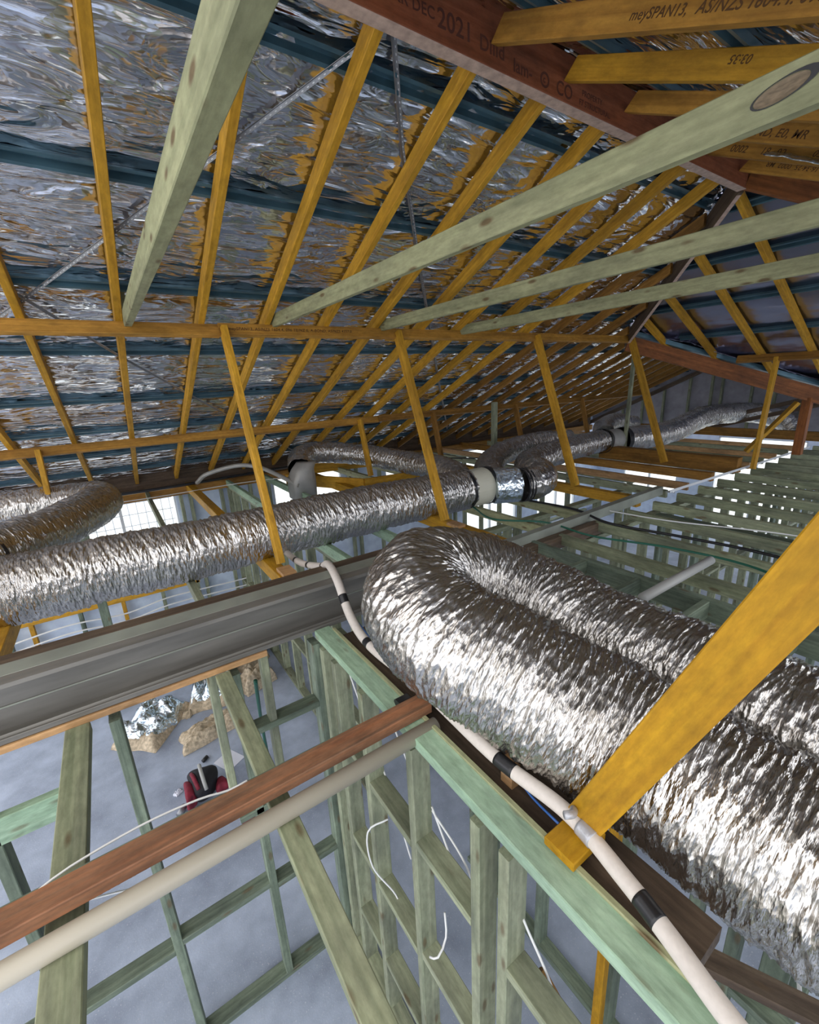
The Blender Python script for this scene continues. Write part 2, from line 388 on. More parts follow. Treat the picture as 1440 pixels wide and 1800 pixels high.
def duct(name, pts, r, label, step=0.008, nth=128, amp=1.0, seed=1, mat='ductfoil', group=None, skew=0.5, fr=1.0):
    sp = spline(pts, step); K = len(sp)
    P = np.array(sp); base = P[0].copy(); P = P - base
    T = np.gradient(P, axis=0); T /= np.linalg.norm(T, axis=1)[:, None]
    s = np.concatenate([[0], np.cumsum(np.linalg.norm(np.diff(P, axis=0), axis=1))])
    nrm = np.zeros((K, 3)); n0 = np.array([0, 0, 1.0]); n0 -= T[0] * n0.dot(T[0]); n0 /= np.linalg.norm(n0); nrm[0] = n0
    for i in range(1, K):
        n0 = nrm[i - 1] - T[i] * nrm[i - 1].dot(T[i]); nrm[i] = n0 / np.linalg.norm(n0)
    B = np.cross(T, nrm)
    th = np.linspace(0, 2 * np.pi, nth, endpoint=False)
    S, TH = np.meshgrid(s, th, indexing='ij')
    q = TH / (2 * np.pi)
    sk = skew * 0.06 * np.sin(TH + seed) + 0.05 * vnoise(S * 3, q * 6, seed + 9, 6)
    d = 0.020 * (vnoise(S * 5, q * 4, seed, 4) - 0.5)
    d += 0.011 * amp * (ridged((S + sk) * 26 * fr, q * 11, seed + 1, 11) - 0.5)
    d += 0.008 * amp * (ridged((S - sk * 1.3) * 48 * fr, q * 17, seed + 2, 17) - 0.5)
    d += 0.005 * amp * (ridged((S + sk) * 80 * fr, q * 34, seed + 3, 34) - 0.5)
    d += 0.006 * amp * (ridged((S + sk * 2) * 34 * fr, q * 8, seed + 6, 8) ** 5 - 0.2) + 0.004 * amp * (ridged((S - sk * 2) * 60 * fr, q * 13, seed + 7, 13) ** 4 - 0.2)
    rr = r + d * (r / 0.22) ** 0.5
    V = P[:, None, :] + (nrm[:, None, :] * np.cos(TH)[..., None] + B[:, None, :] * np.sin(TH)[..., None]) * rr[..., None]
    V = V.reshape(-1, 3)
    i = np.arange(K - 1)[:, None]; j = np.arange(nth)[None, :]; k = (j + 1) % nth
    F = np.stack([i * nth + j, i * nth + k, (i + 1) * nth + k, (i + 1) * nth + j], -1).reshape(-1, 4)
    uv = np.stack([S.ravel(), np.abs(q.ravel() * 2 - 1) * np.pi * r * 1.0], 1)
    o = mesh_obj(name, V, F.tolist(), mat, Matrix.Translation((base[0], base[1], base[2] + Z0)), None, True, uv)
    tag(o, label, 'duct', group)
    return o

# ------------------------------------------------------------------ roof geometry
TP = 0.466
CL = 2.21
def zL(y): return CL - TP * y                       # underside of rafters on the long far slope
def zN(y): return CL - TP * 1.75 * 2 + TP * y       # near slope
def zH(x): return CL + TP * 2.62 - TP * x           # hip slope falling towards +X
NV = 1 / math.sqrt(1 + TP * TP)
FO = 0.146                                          # vertical lift from rafter underside to foil

# floor and ground
box('floor', -4.2, 12.2, -3.5, 7.5, -3.955, -3.755, 'concrete'); tag(bpy.data.objects['floor'], 'bluish grey concrete slab strewn with dust', 'floor', kind='structure')
box('ground', -30, 50, -30, 50, -4.4, -4.0, 'ground'); tag(bpy.data.objects['ground'], 'pale ground outside the house', 'ground', kind='structure')

def foil_sheet(name, label, fn, x0, x1, y0, y1, inside, mat, battens, axis, seed, step=0.032):
    xs = np.arange(x0, x1 + step, step); ys = np.arange(y0, y1 + step, step)
    X, Y = np.meshgrid(xs, ys, indexing='ij')
    Z = fn(X, Y) + FO
    c = Y if axis == 'y' else X; a = X if axis == 'y' else Y
    bt = np.array(sorted(battens)); idx = np.clip(np.searchsorted(bt, c) - 1, 0, len(bt) - 2)
    f = np.clip((c - bt[idx]) / (bt[idx + 1] - bt[idx]), 0, 1)
    Z -= 0.028 * np.sin(np.pi * f) * (0.5 + vnoise(a * 0.8, c * 1.2, seed + 5))
    w = 0.25 + 0.75 * np.sin(np.pi * f)
    wob = 0.25 * vnoise(a * 1.3, c * 1.3, seed + 4)
    Z += 0.014 * w * (ridged(a * 1.1, (c + wob) * 9, seed) - 0.5)
    Z += 0.008 * w * (ridged(a * 3 + 5, (c + wob) * 15, seed + 1) - 0.5)
    Z += 0.008 * w * (ridged((a + wob) * 7, c * 6, seed + 2) - 0.5)
    Z += 0.005 * (ridged(a * 12, (c + wob) * 12, seed + 3) - 0.5)
    nx, ny = X.shape
    V = np.stack([X, Y, Z + Z0], -1).reshape(-1, 3)
    cx = (X[:-1, :-1] + X[1:, 1:]) / 2; cy = (Y[:-1, :-1] + Y[1:, 1:]) / 2
    ok = inside(cx, cy)
    i, j = np.nonzero(ok)
    F = np.stack([i * ny + j, i * ny + j + 1, (i + 1) * ny + j + 1, (i + 1) * ny + j], 1)
    used = np.zeros(len(V), bool); used[F.ravel()] = True; mp = np.cumsum(used) - 1
    o = mesh_obj(name, V[used], mp[F].tolist(), mat, None, None, True)
    so = o.modifiers.new('thickness', 'SOLIDIFY'); so.thickness = 0.004; so.offset = 1
    tag(o, label, 'roof lining', kind='structure')
    return o

BY = [2.08, 2.78, 3.53, 4.24, 5.02, 5.69, 6.36, 6.98]           # battens on the long slope
foil_sheet('ceiling', 'crinkled silver sarking foil lining the long far roof slope', lambda X, Y: CL - TP * Y, -3.2, 11.9, 1.72, 8.1,
           lambda x, y: (y > 1.72) & ((x < 4.5) | (y > np.minimum(x - 2.72, 3.67))), 'rooffoil', [1.4] + BY + [8.2], 'y', 3)
BX = [4.78, 5.37, 6.04, 6.70, 7.38, 8.05, 8.75]
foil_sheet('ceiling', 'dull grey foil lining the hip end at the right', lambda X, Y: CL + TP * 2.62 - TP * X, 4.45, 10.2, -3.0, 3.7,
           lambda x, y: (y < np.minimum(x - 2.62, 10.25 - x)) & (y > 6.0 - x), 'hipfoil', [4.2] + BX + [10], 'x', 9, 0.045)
NY = [1.42, 1.30 - 0.55, 0.1, -0.6]
NB = [1.50, 0.95, 0.30, -0.38, -1.05]
foil_sheet('ceiling', 'brownish foil lining the near roof slope above the camera', lambda X, Y: zN(0) + TP * Y, -0.2, 8.2, -1.1, 1.78,
           lambda x, y: (y < 1.78) & (y > x - 99) & (x + y < 6.25), 'rooffoil', NB + [1.9], 'y', 15)

# battens
HAT = [(-0.042, 0.0), (-0.024, 0.0), (-0.016, 0.036), (0.016, 0.036), (0.024, 0.0), (0.042, 0.0)]
def batten(p0, p1, label, up=(0, 0, 1), group=None):
    hat = [(y, z) for y, z in HAT]
    o = extrude_profile('roof_batten', hat, p0, p1, 'teal', None, up, thick=0.0015)
    tag(o, label, 'roof batten', group)
    return o
upL = (0, TP * NV, NV)
for i, y in enumerate(BY):
    xe = y + 2.62 if y < 3.6 else 11.4
    zb = zL(y) + 0.10
    batten((-3.1, y, zb), (xe, y, zb), '%s teal steel batten down from the ridge on the long foil slope' % ORD[i], upL)
upH = (TP * NV, 0, NV)
for i, x in enumerate(BX):
    y1 = min(x - 2.72, 9.9 - x); y0 = 6.3 - x
    if y1 - y0 < 0.2: y1 = y0 + 0.3
    batten((x, y0, zH(x) + 0.10), (x, y1, zH(x) + 0.10), '%s teal steel batten from the top of the hip slope' % ORD[i], upH)
upN = (0, -TP * NV, NV)
for i, y in enumerate(NB):
    batten((-0.2, y, zN(y) + 0.10), (6.0 - y, y, zN(y) + 0.10), '%s teal steel batten down the near slope right of the ridge' % ORD[i], upN)

# rafters of the long slope
RD = 0.09
rafters = {}
xs = [-2.78, -2.28, -1.80, -1.30, -0.80, -0.30, 0.21, 0.72, 1.20, 1.70, 2.19, 2.71, 3.20, 3.69, 4.20]
for i, x in enumerate(xs):
    y0 = 1.79; y1 = 7.62
    o = timber('roof_rafter', (x, y0, zL(y0)), (x, y1, zL(y1)), 0.045, RD, 'yellow', None, anchor=-1, cut0=-RD * TP, cut1=-RD * TP)
    tag(o, 'yellow rafter on the long foil slope, %s from the left end, running ridge to eave' % ORD[i], 'rafter')
    rafters[x] = o
for i, x in enumerate([4.70, 5.20, 5.70, 6.20]):
    y0 = x - 2.62 + 0.06
    o = timber('jack_rafter', (x, y0, zL(y0)), (x, 7.62, zL(7.62)), 0.045, RD, 'amber', None, anchor=-1, cut0=-RD * TP, cut1=-RD * TP)  # darker amber puts the far dimness into the colour
    tag(o, 'dimmed amber jack rafter on the long slope, %s past the ridge end, meeting the dark hip' % ORD[i], 'rafter')
for i, x in enumerate([6.68, 7.16, 7.64, 8.12, 8.60, 9.08, 9.56, 10.04, 10.52]):
    y0 = 3.72
    o = timber('lower_roof_rafter', (x, y0, zL(y0)), (x, 7.62, zL(7.62)), 0.045, RD, 'amber', None, anchor=-1, cut0=-RD * TP, cut1=-RD * TP)  # gloom of the lower roof is carried by the darkened amber
    tag(o, 'dimmed amber rafter of the lower far roof, %s beyond the hip foot' % ORD[i], 'rafter')

# ridge beam
rb = timber('ridge_beam', (-0.6, 1.72 + 0.0315, 1.40), (4.36, 1.72 + 0.0315, 1.40), 0.063, 0.20, 'redbeam')
tag(rb, 'reddish brown glued ridge beam with dark printed lettering along its side', 'ridge beam')
bt = timber('underside_face', (-0.6, 1.7515, 1.2985), (4.36, 1.7515, 1.2985), 0.062, 0.002, 'pink', rb, c=0.0005); bt['label'] = 'pale pink planed underside of the ridge beam'
board_text(rb, 'HILI', 0.075, 1.50, -0.03, -1, 'lightink', 0.063, shear=0)
board_text(rb, 'KR DEC', 0.055, 1.78, -0.035, -1, 'lightink', 0.063, shear=0)
board_text(rb, 'Dilld', 0.075, 2.215, -0.055, -1, 'lightink', 0.063, shear=0)
board_text(rb, '2021', 0.09, 1.99, -0.05, -1, 'lightink', 0.063, shear=0)
board_text(rb, 'lam-', 0.07, 2.42, -0.075, -1, 'lightink', 0.063, shear=0)
board_text(rb, 'O', 0.085, 2.60, -0.08, -1, 'lightink', 0.063, shear=0)
board_text(rb, 'c', 0.04, 2.622, -0.062, -1, 'lightink', 0.063, shear=0)
board_text(rb, 'CO', 0.08, 2.72, -0.08, -1, 'lightink', 0.063, shear=0)
board_text(rb, 'PROPERTY', 0.035, 2.92, -0.04, -1, 'lightink', 0.063, shear=0)
board_text(rb, 'F7 STRUCTURAL', 0.035, 2.90, -0.08, -1, 'lightink', 0.063, shear=0)

# near slope rafters
near = [0.70, 1.20, 1.70, 2.19, 2.71, 3.20, 3.69, 4.20]
look = ['bright yellow', 'bright yellow', 'amber lettered', 'plain bright yellow', 'amber', 'lettered amber', 'lettered amber', 'lettered amber']
txts = {1.70: [('meySPAN13,', 0.037, 0.69, 0), ('AS/NZS 1604.4. 096 1', 0.040, 0.925, 0)], 2.19: [('03:35', 0.036, 0.78, 1)],
        2.71: [('12:27 2021 9', 0.045, 0.72, 1)], 3.20: [('4357.0, A-BOND, E0, MR', 0.050, 0.20, 0)], 3.69: [('0002', 0.05, 0.14, 0), ('18', 0.05, 0.33, 0), ('02', 0.05, 0.42, 0), ('0612E0', 0.045, 0.62, 1)],
        4.20: [('AS/NZS 16:34:25  0002  MR', 0.04, 0.10, 1)]}
for i, x in enumerate(near):
    y0 = 1.715; y1 = -1.1
    o = timber('near_rafter', (x, y0, zN(y0)), (x, y1, zN(y1)), 0.045, RD, 'yellow' if i in (1, 3) else 'honey', None, anchor=-1, cut0=RD * TP, cut1=RD * TP)
    tag(o, '%s rafter of the near slope, %s along the ridge from the upper left' % (look[i], ORD[i]), 'rafter')
    for (s, sz, xx, ud) in txts.get(x, []):
        if ud: board_text(o, s, sz, xx + len(s) * sz * 0.55, 0.068, -1, upside=True)
        else: board_text(o, s, sz, xx, 0.026, -1)

# hips and valley
def slope_pt(x, y, z): return (x, y, z)
hp = timber('hip_rafter', (4.40, 1.78, zL(1.78) - 0.01), (6.40, 3.78, zL(3.78) - 0.01), 0.04, 0.17, 'brown', None)
tag(hp, 'dark brown hip rafter descending from the ridge end to the lower roof', 'hip rafter')
hpe = timber('edge_strip', (4.40, 1.78, zL(1.78) - 0.098), (6.40, 3.78, zL(3.78) - 0.098), 0.035, 0.004, 'pink', hp, c=0.001); hpe['label'] = 'pale lower edge of the hip rafter'
h2 = timber('hip_rafter', (4.38, 1.72, zL(1.72) - 0.01), (7.3, -1.2, zL(1.72) - 0.01 - TP * 2.92), 0.045, 0.2, 'orange', None)
tag(h2, 'reddish brown hip rafter from the ridge end toward the right edge', 'hip rafter')
vb = timber('valley_beam', (6.30, 3.70, 0.5 - 0.10), (8.30, 1.70, 0.5 - 0.10 - TP * 2.0), 0.05, 0.20, 'orange', None)
tag(vb, 'orange valley beam sloping down to the right under the hip slope', 'valley beam')
vf = timber('valley_flashing', (6.34, 3.74, 0.5 + 0.055), (8.6, 1.48, 0.5 + 0.055 - TP * 2.26), 0.16, 0.06, 'teal', None)
tag(vf, 'dark teal valley lining lying along the top of the orange valley beam', 'flashing')
ps = timber('roof_post', (8.0, 2.03, -1.22), (8.0, 2.03, -0.44), 0.10, 0.12, 'orange', None, up=(1, 0, 0))
tag(ps, 'orange post holding the low end of the orange valley beam', 'post')
ps2 = timber('raking_strut', (7.72, 2.55, -1.2), (7.95, 2.12, -0.5), 0.045, 0.09, 'yellow', None, up=(1, 1, 0))
tag(ps2, 'amber raking strut leaning against the orange post', 'strut')
# hip slope jack rafters
for i, y in enumerate([2.86 + 0.5, 2.89, 2.37, 1.86]):
    xs0 = y + 2.62 + 0.05; xe = 10.03 - y + 0.62 - (0.05 if i else 0)
    xe = min(xe, {0: 7.27, 1: 7.74, 2: 8.18, 3: 8.7}[i])
    o = timber('hip_jack_rafter', (xs0, y, zH(xs0)), (xe, y, zH(xe)), 0.045, RD, 'yellow', None, anchor=-1)
    tag(o, 'yellow jack rafter on the hip slope, %s from the left above the orange valley beam' % ORD[i], 'rafter')
for i, (y, x0) in enumerate([(1.36, 4.9), (0.86, 5.4)]):
    o = timber('hip_jack_rafter', (x0, y, zH(x0)), (8.6, y, zH(8.6)), 0.045, RD, 'yellow', None, anchor=-1)
    tag(o, ['yellow jack rafter of the hip slope at the right edge, hanging below the second hip', 'yellow jack rafter of the hip slope outermost toward the right'][i], 'rafter')

# collar ties
cols = [(0.255, 3.85, 0.455), (1.255, 3.70, 0.477), (2.25, 3.70, 0.472), (3.20, 3.66, 0.455)]
cn = ['pale green pine tie rising steeply at the upper left', 'broad pale green pine tie crossing in front of the ridge, with a big oval knot',
      'pale green pine tie below the broad knotted one', 'lowest pale green pine tie ending near the dark hip']
for i, (x, y1, zb) in enumerate(cols):
    o = timber('collar_tie', (x, y1, zb), (x, -0.12, zb), 0.035 if i else 0.045, 0.09, 'pine', None, anchor=-1, cut0=-0.09 * 0.6)
    tag(o, cn[i], 'tie beam')
    if i == 1:
        # big oval knot on the visible side
        vs = []; fs = []; n = 28
        for k in range(n):
            a = 2 * math.pi * k / n
            vs.append((0.045 * math.cos(a), 0, 0.017 * math.sin(a) + 0.006 * math.cos(a)))
        for k in range(n):
            a = 2 * math.pi * k / n
            vs.append((0.028 * math.cos(a), 0.0015, 0.009 * math.sin(a) + 0.003 * math.cos(a)))
        fs = [(k, (k + 1) % n, n + (k + 1) % n, n + k) for k in range(n)] + [tuple(n + k for k in range(n))]
        lm = Matrix(((1, 0, 0, 3.70 - 0.452), (0, 1, 0, -0.0195), (0, 0, 1, 0.047), (0, 0, 0, 1)))
        kn = mesh_obj('knot', vs, fs, 'knotwood', WM[o.name] @ lm, o)
        kn['label'] = 'dark oval knot'
        vs2 = []
        for k in range(n):
            a = 2 * math.pi * k / n
            for q_ in (1.0, 1.10 + 0.25 * max(0, math.cos(a - 0.3)) ** 2): vs2.append((0.046 * q_ * math.cos(a), -0.0004, 0.018 * q_ * math.sin(a) + 0.006 * q_ * math.cos(a)))
        ck = mesh_obj('knot_crack', vs2, [(2 * k, 2 * k + 1, 2 * ((k + 1) % n) + 1, 2 * ((k + 1) % n)) for k in range(n)], 'black', WM[o.name] @ lm, o)
        ck['label'] = 'black crack curving round the oval knot'

# underpurlins and struts
def purlin(name, x0, x1, y, label, parent=None, mat='honey'):
    o = timber(name, (x0, y, zL(y) - 0.045), (x1, y, zL(y) - 0.045), 0.045, 0.09, mat, None, up=upL)
    tag(o, label, 'underpurlin'); return o
p1 = purlin('underpurlin', -2.6, 0.83, 3.70, 'left length of the upper yellow underpurlin below the foil slope')
p1b = purlin('underpurlin', 0.83, 6.33, 3.685, 'lettered right length of the upper yellow underpurlin')
board_text(p1b, 'meySPAN13, AS/NZS 1604.4, 096 TE/NZ E, A-BOND, AS/NZS 4357.0', 0.034, 0.06, -0.012, -1, w=0.045)
board_text(p1, '12.07.2021  09:12', 0.034, 1.85, -0.012, -1, w=0.045)
purlin('underpurlin', -2.6, 3.3, 5.68, 'lower amber underpurlin near the eave, left length')
purlin('underpurlin', 3.3, 10.6, 5.66, 'lower amber underpurlin near the eave, right length', mat='amber')
sx = [-0.74, 0.86, 2.40, 4.33, 6.32]
sn = ['bright yellow strut at the left edge', 'long yellow strut standing in front of the near end of the silver duct', 'long yellow strut in front of the duct boot',
      'yellow strut over the far ducts', 'yellow strut under the right end of the upper underpurlin']
for i, x in enumerate(sx):
    o = timber('roof_strut', (x, 3.02, -1.22), (x, 3.66, 0.43 + (0.03 if i else 0.0)), 0.045, 0.09, 'yellow', None, up=(0, 1, 0))
    tag(o, sn[i], 'strut')
    if i in (1, 2):
        b = box('packer_block', x - 0.045 if i == 1 else x, x + 0.05 if i == 1 else x + 0.09, 2.84, 3.0, -1.262, -1.235, 'raw')
        tag(b, ['', 'small timber packer at the foot of the strut beside the white lagged pipe', 'small brown packer at the foot of the strut in front of the duct boot'][i], 'timber block')
lx = [-0.60, 1.45, 2.98, 4.28, 6.15, 8.1]
ln = ['short amber strut rising behind the left branch duct', 'short strut in the eave hidden behind the long yellow strut', 'short amber strut behind the arched duct', 'short amber strut left of the far joists',
      'short amber strut near the far ducts', 'short amber strut near the grey gable wall']
for i, x in enumerate(lx):
    if i == 1: continue
    o = timber('short_strut', (x, 5.42, -1.24), (x, 5.63, -0.46), 0.045, 0.09, 'yellow' if i < 3 else 'amber', None, up=(0, 1, 0))
    tag(o, ln[i], 'strut')
# hip underpurlin and strut
o = timber('hip_underpurlin', (7.06, 2.60, zH(7.06) - 0.04), (7.06, 0.9, zH(7.06) - 0.04), 0.045, 0.09, 'amber', None, up=upH); tag(o, 'short amber underpurlin across the hip jack rafters at right', 'underpurlin')
o = timber('hip_strut', (6.80, 2.14, -1.27), (7.06, 2.17, 0.10), 0.045, 0.09, 'yellow', None, up=(1, 0, 0)); tag(o, 'yellow strut propping the short underpurlin of the hip slope', 'strut')
# big close strut
bs = timber('near_strut', (0.925, 0.545, -1.245), (0.925, -0.14, 0.46), 0.045, 0.10, 'brightyellow', None, up=(0, -1, 0))
tag(bs, 'wide bright yellow strut slanting across the right, closest to the camera', 'strut')

# punched steel bracing straps
def strap(name, pts, label):
    root = None
    for k in range(len(pts) - 1):
        m_ = 'galv'
        o = extrude_profile(name if root is None else 'strap_length', [(-0.012, 0.0), (0.0, 0.009), (0.012, 0.0)], pts[k], pts[k + 1], m_, root, upL, thick=0.0015)
        if root is None: root = o; tag(o, label, 'bracing strap')
        # punched holes row, small bright slots
        p0 = Vector(pts[k]); p1 = Vector(pts[k + 1]); L = (p1 - p0).length; n = int(L / 0.03)
        vs = []; fs = []
        for q in range(n):
            x = 0.015 + q * 0.03; b = len(vs)
            vs += [(x, -0.004, 0.0050), (x + 0.010, -0.004, 0.0050), (x + 0.010, -0.0075, 0.0024), (x, -0.0075, 0.0024)]
            fs.append((b, b + 1, b + 2, b + 3))
        h = mesh_obj('punched_slots', vs, fs, 'frame', WM[o.name], o); h['label'] = 'row of pale punched slots'
Kz = lambda x, y: (x, y, zL(y) + 0.094)
strap('bracing_strap', [Kz(1.32, 1.86), Kz(-0.26, 3.68), Kz(-1.4, 4.95)], 'perforated steel strap running from the ridge down to the left under the battens')
strap('bracing_strap', [Kz(-1.5, 2.1), Kz(-0.26, 3.66), Kz(0.196, 4.28), Kz(1.27, 5.60), Kz(2.6, 7.2)], 'perforated steel strap running down to the right behind the underpurlins')
strap('bracing_strap', [Kz(1.30, 1.90), Kz(1.62, 2.33), Kz(2.18, 2.99), Kz(3.74, 4.78), Kz(5.6, 6.9)], 'perforated steel strap from the ridge down to the right across the rafters')

# ------------------------------------------------------------------ ceiling level timbers
H = 1.352
def plank(name, x0, x1, y0, y1, z0, z1, mat, label, cat='timber', parent=None, c=0.003):
    """axis aligned board, length along its longest side"""
    dx, dy = x1 - x0, y1 - y0
    if dx >= dy: o = timber(name, (x0, (y0 + y1) / 2, (z0 + z1) / 2), (x1, (y0 + y1) / 2, (z0 + z1) / 2), dy, z1 - z0, mat, parent, c=c)
    else: o = timber(name, ((x0 + x1) / 2, y0, (z0 + z1) / 2), ((x0 + x1) / 2, y1, (z0 + z1) / 2), dx, z1 - z0, mat, parent, c=c)
    if label: tag(o, label, cat)
    return o

# left and middle joists
plank('ceiling_joist', -0.40, -0.31, 0.2, 2.13, -1.397, -1.352, 'olive', 'flat pale joist at lower left, nearest the left edge', 'ceiling joist')
plank('ceiling_joist', 0.205, 0.275, -0.2, 2.13, -1.40, -1.355, 'olive', 'flat pale green joist running from the grey steel beam toward the camera', 'ceiling joist')
plank('ceiling_joist', 0.27, 0.315, 2.76, 7.2, -1.39, -1.30, 'stud', 'narrow joist emerging from under the long silver duct left of the long strut', 'ceiling joist')
plank('ceiling_joist', 1.36, 1.41, 2.76, 7.2, -1.39, -1.30, 'green', 'green joist passing under the long silver duct, right of the white lagged pipe', 'ceiling joist')
plank('ceiling_joist', 1.93, 1.98, 2.6, 7.2, -1.39, -1.30, 'green', 'green joist passing under the long silver duct beside the bend of the big duct', 'ceiling joist')
plank('ceiling_joist', 3.08, 3.13, 2.38, 7.2, -1.39, -1.30, 'pine', 'pale joist under the duct boot', 'ceiling joist')
plank('ceiling_joist', 3.68, 3.73, 2.38, 7.2, -1.39, -1.30, 'pine', 'pale joist just right of the duct junction', 'ceiling joist')
for i, x in enumerate([5.1, 5.6, 6.9, 7.4, 7.9, 8.4, 8.9, 9.4]):
    plank('ceiling_joist', x, x + 0.045, 2.38, 7.2, -1.39, -1.30, ['stud', 'raw'][i % 2], '%s far joist beyond the white strip, counted away from the camera' % ORD[i], 'ceiling joist')
# strutting beams
for i, (x, m_) in enumerate([(-0.74, 'yellow'), (0.845, 'brightyellow'), (2.50, 'brightyellow'), (4.50, 'yellow'), (6.22, 'amber')]):
    plank('strutting_beam', x - 0.045, x + 0.045, 2.36 if i != 1 else 2.62, 7.2, -1.37, -1.262, m_,
          ['yellow strutting beam at the left edge under the long duct', 'bright yellow strutting beam under the foot of the long strut by the lagged pipe',
           'bright yellow strutting beam beside the foil bend of the big duct', 'yellow strutting beam at the foot of the strut over the far ducts', 'amber strutting beam far at the right'][i], 'strutting beam')
plank('strutting_beam', 6.6, 6.75, 2.25, 4.2, -1.32, -1.12, 'amber', 'deep amber beam lying across the far joists in front of the far strut', 'strutting beam')
plank('strutting_beam', 10.0, 10.08, 2.0, 5.6, -1.28, -1.12, 'amber', 'long dark amber beam below the farthest ducts', 'strutting beam')
# right hand joists
jx = [3.02, 3.55, 4.08, 4.55, 5.05, 5.55, 6.05, 6.55, 7.05, 7.55, 8.05, 8.55, 9.05, 9.55, 10.05, 10.55, 11.05]
for i, x in enumerate(jx):
    plank('ceiling_joist', x, x + 0.045, -1.6, 2.24, -1.39, -1.30, 'olive' if i < 9 else 'stud', '%s joist of the right hand bay, counted away from the big duct' % ORD[i], 'ceiling joist')
# green trimmed frame behind the big duct
fr = empty('bulkhead_frame', 2.5, 1.0, -1.44); tag(fr, 'green timber ladder frame just beyond the back of the big foil duct', 'timber frame')
for x in (2.30, 2.72): plank('rail', x, x + 0.04, 0.1, 2.34, -1.44, -1.30, 'studgreen', None, parent=fr)
for y in (0.55, 0.97, 1.38, 1.78, 2.30): plank('cross_block', 2.34, 2.72, y - 0.02, y + 0.02, -1.42, -1.31, 'studgreen', None, parent=fr)
plank('lining', 2.34, 2.72, 0.1, 2.34, -1.62, -1.61, 'brown', None, parent=fr)
# grey steel beam with timbers
sb = extrude_profile('steel_channel', [(-0.06, 0.015), (-0.075, 0.0), (-0.03, 0.0), (0.0, 0.0), (0.0, 0.24), (-0.03, 0.24), (-0.075, 0.24), (-0.075, 0.225)], (-3.0, 2.24, -1.315), (1.30, 2.24, -1.315), 'dullsteel', None, thick=-0.003)
tag(sb, 'long dull grey steel channel beam crossing the left below the silver duct', 'steel beam')
st = plank('top_strip', -3.0, 1.32, 2.245, 2.36, -1.085, -1.075, 'greysteel', None, parent=sb); st['label'] = 'pale grey green top flange'
st = plank('lower_lip', -3.0, 1.30, 2.145, 2.16, -1.325, -1.30, 'dullsteel', None, parent=sb)
st = plank('centre_fold', -3.0, 1.30, 2.232, 2.24, -1.215, -1.207, 'greysteel', None, parent=sb); st['label'] = 'pale fold line along the web'
plank('top_plate_timber', -3.0, 1.45, 2.37, 2.46, -1.14, -1.08, 'brown', 'dark brown timber lying along the far side of the grey steel beam', 'timber plate')
plank('packing_batten', -3.0, 0.47, 2.135, 2.18, -1.358, -1.328, 'raw', 'raw orange batten along the lower edge of the grey steel beam', 'timber batten')
# near LVL and pipe
lv = plank('flat_beam', -1.6, 0.875, 1.22, 1.305, -1.305, -1.262, 'stained', 'orange stained flat beam lying above the cream waste pipe', 'beam')
plank('green_plate', -1.6, 0.62, 1.31, 1.40, -1.40, -1.35, 'studgreen', 'dark green timber tucked behind the orange flat beam', 'timber plate')
board_text(lv, 'xSPAN', 0.05, 1.30, -0.02, -1, 'ink', 0.08)
tube('waste_pipe', [(-1.6, 1.175, -1.335), (0.86, 1.175, -1.325)], 0.031, 'pvc', n=28); tag(bpy.data.objects['waste_pipe'], 'cream plastic waste pipe running below the orange flat beam', 'pipe')
# steel channels and strip at Y=2.3
sc_ = extrude_profile('steel_channel', [(-0.03, 0.0), (-0.03, 0.09), (0.03, 0.09), (0.03, 0.0)], (2.35, 2.30, -1.33), (5.0, 2.40, -1.33), 'greysteel', None, thick=0.003); tag(sc_, 'grey green steel channel crossing the joists toward the far right', 'steel beam')
o = plank('support_timber', 2.32, 3.6, 2.21, 2.29, -1.42, -1.31, 'brown', 'dark timber under the grey green steel channel', 'timber')
o = extrude_profile('metal_angle', [(-0.025, 0.03), (-0.025, 0.0), (0.025, 0.0)], (4.9, 2.27, -1.27), (9.1, 2.19, -1.27), 'frame', None, thick=0.003); tag(o, 'long thin white metal angle laid over the far joists', 'metal angle')
o = tube('offcut_pipe', [(2.30, 1.13, -1.22), (3.14, 1.13, -1.22)], 0.028, 'greypvc', n=24); tag(o, 'short grey plastic pipe lying across the joists behind the big duct', 'pipe')
# packing beside wall plate
plank('wide_board', 0.865, 1.03, 0.22, 2.05, -1.40, -1.345, 'brown', 'wide dark board between the green wall plate and the big foil duct', 'board')
plank('steel_edge', 0.825, 0.845, 0.0, 2.08, -1.315, -1.300, 'pine', 'thin pale batten along the outer edge of the green wall plate', 'timber batten')
blk = plank('small_block', 0.895, 0.935, 0.80, 0.85, -1.345, -1.245, 'raw', 'small raw timber block standing beside the lagged pipe', 'timber block')
# eave beam near the window
plank('eave_plate', -2.9, 10.8, 7.12, 7.21, -1.42, -1.29, 'amber', 'long reddish brown plate under the rafter feet along the eave', 'timber plate')
plank('eave_dark_board', -3.1, 11.0, 7.33, 7.38, -1.40, -1.06, 'brown', 'added dark board making the eave behind the rafter feet read dark', 'board')  # board added to darken the pale wrap strip at the eave
# outlet surround timber behind arch duct
ob = empty('outlet_frame', 3.0, 5.6, -1.4); tag(ob, 'box of amber boards around the ceiling outlet under the arched duct', 'timber frame')
for a, b in (((2.05, 6.3), (2.7, 5.1)), ((2.7, 5.1), (4.1, 4.95)), ((2.35, 6.9), (3.9, 6.6))):
    timber('board', (a[0], a[1], -1.27), (b[0], b[1], -1.27), 0.045, 0.16, 'yellow', ob)

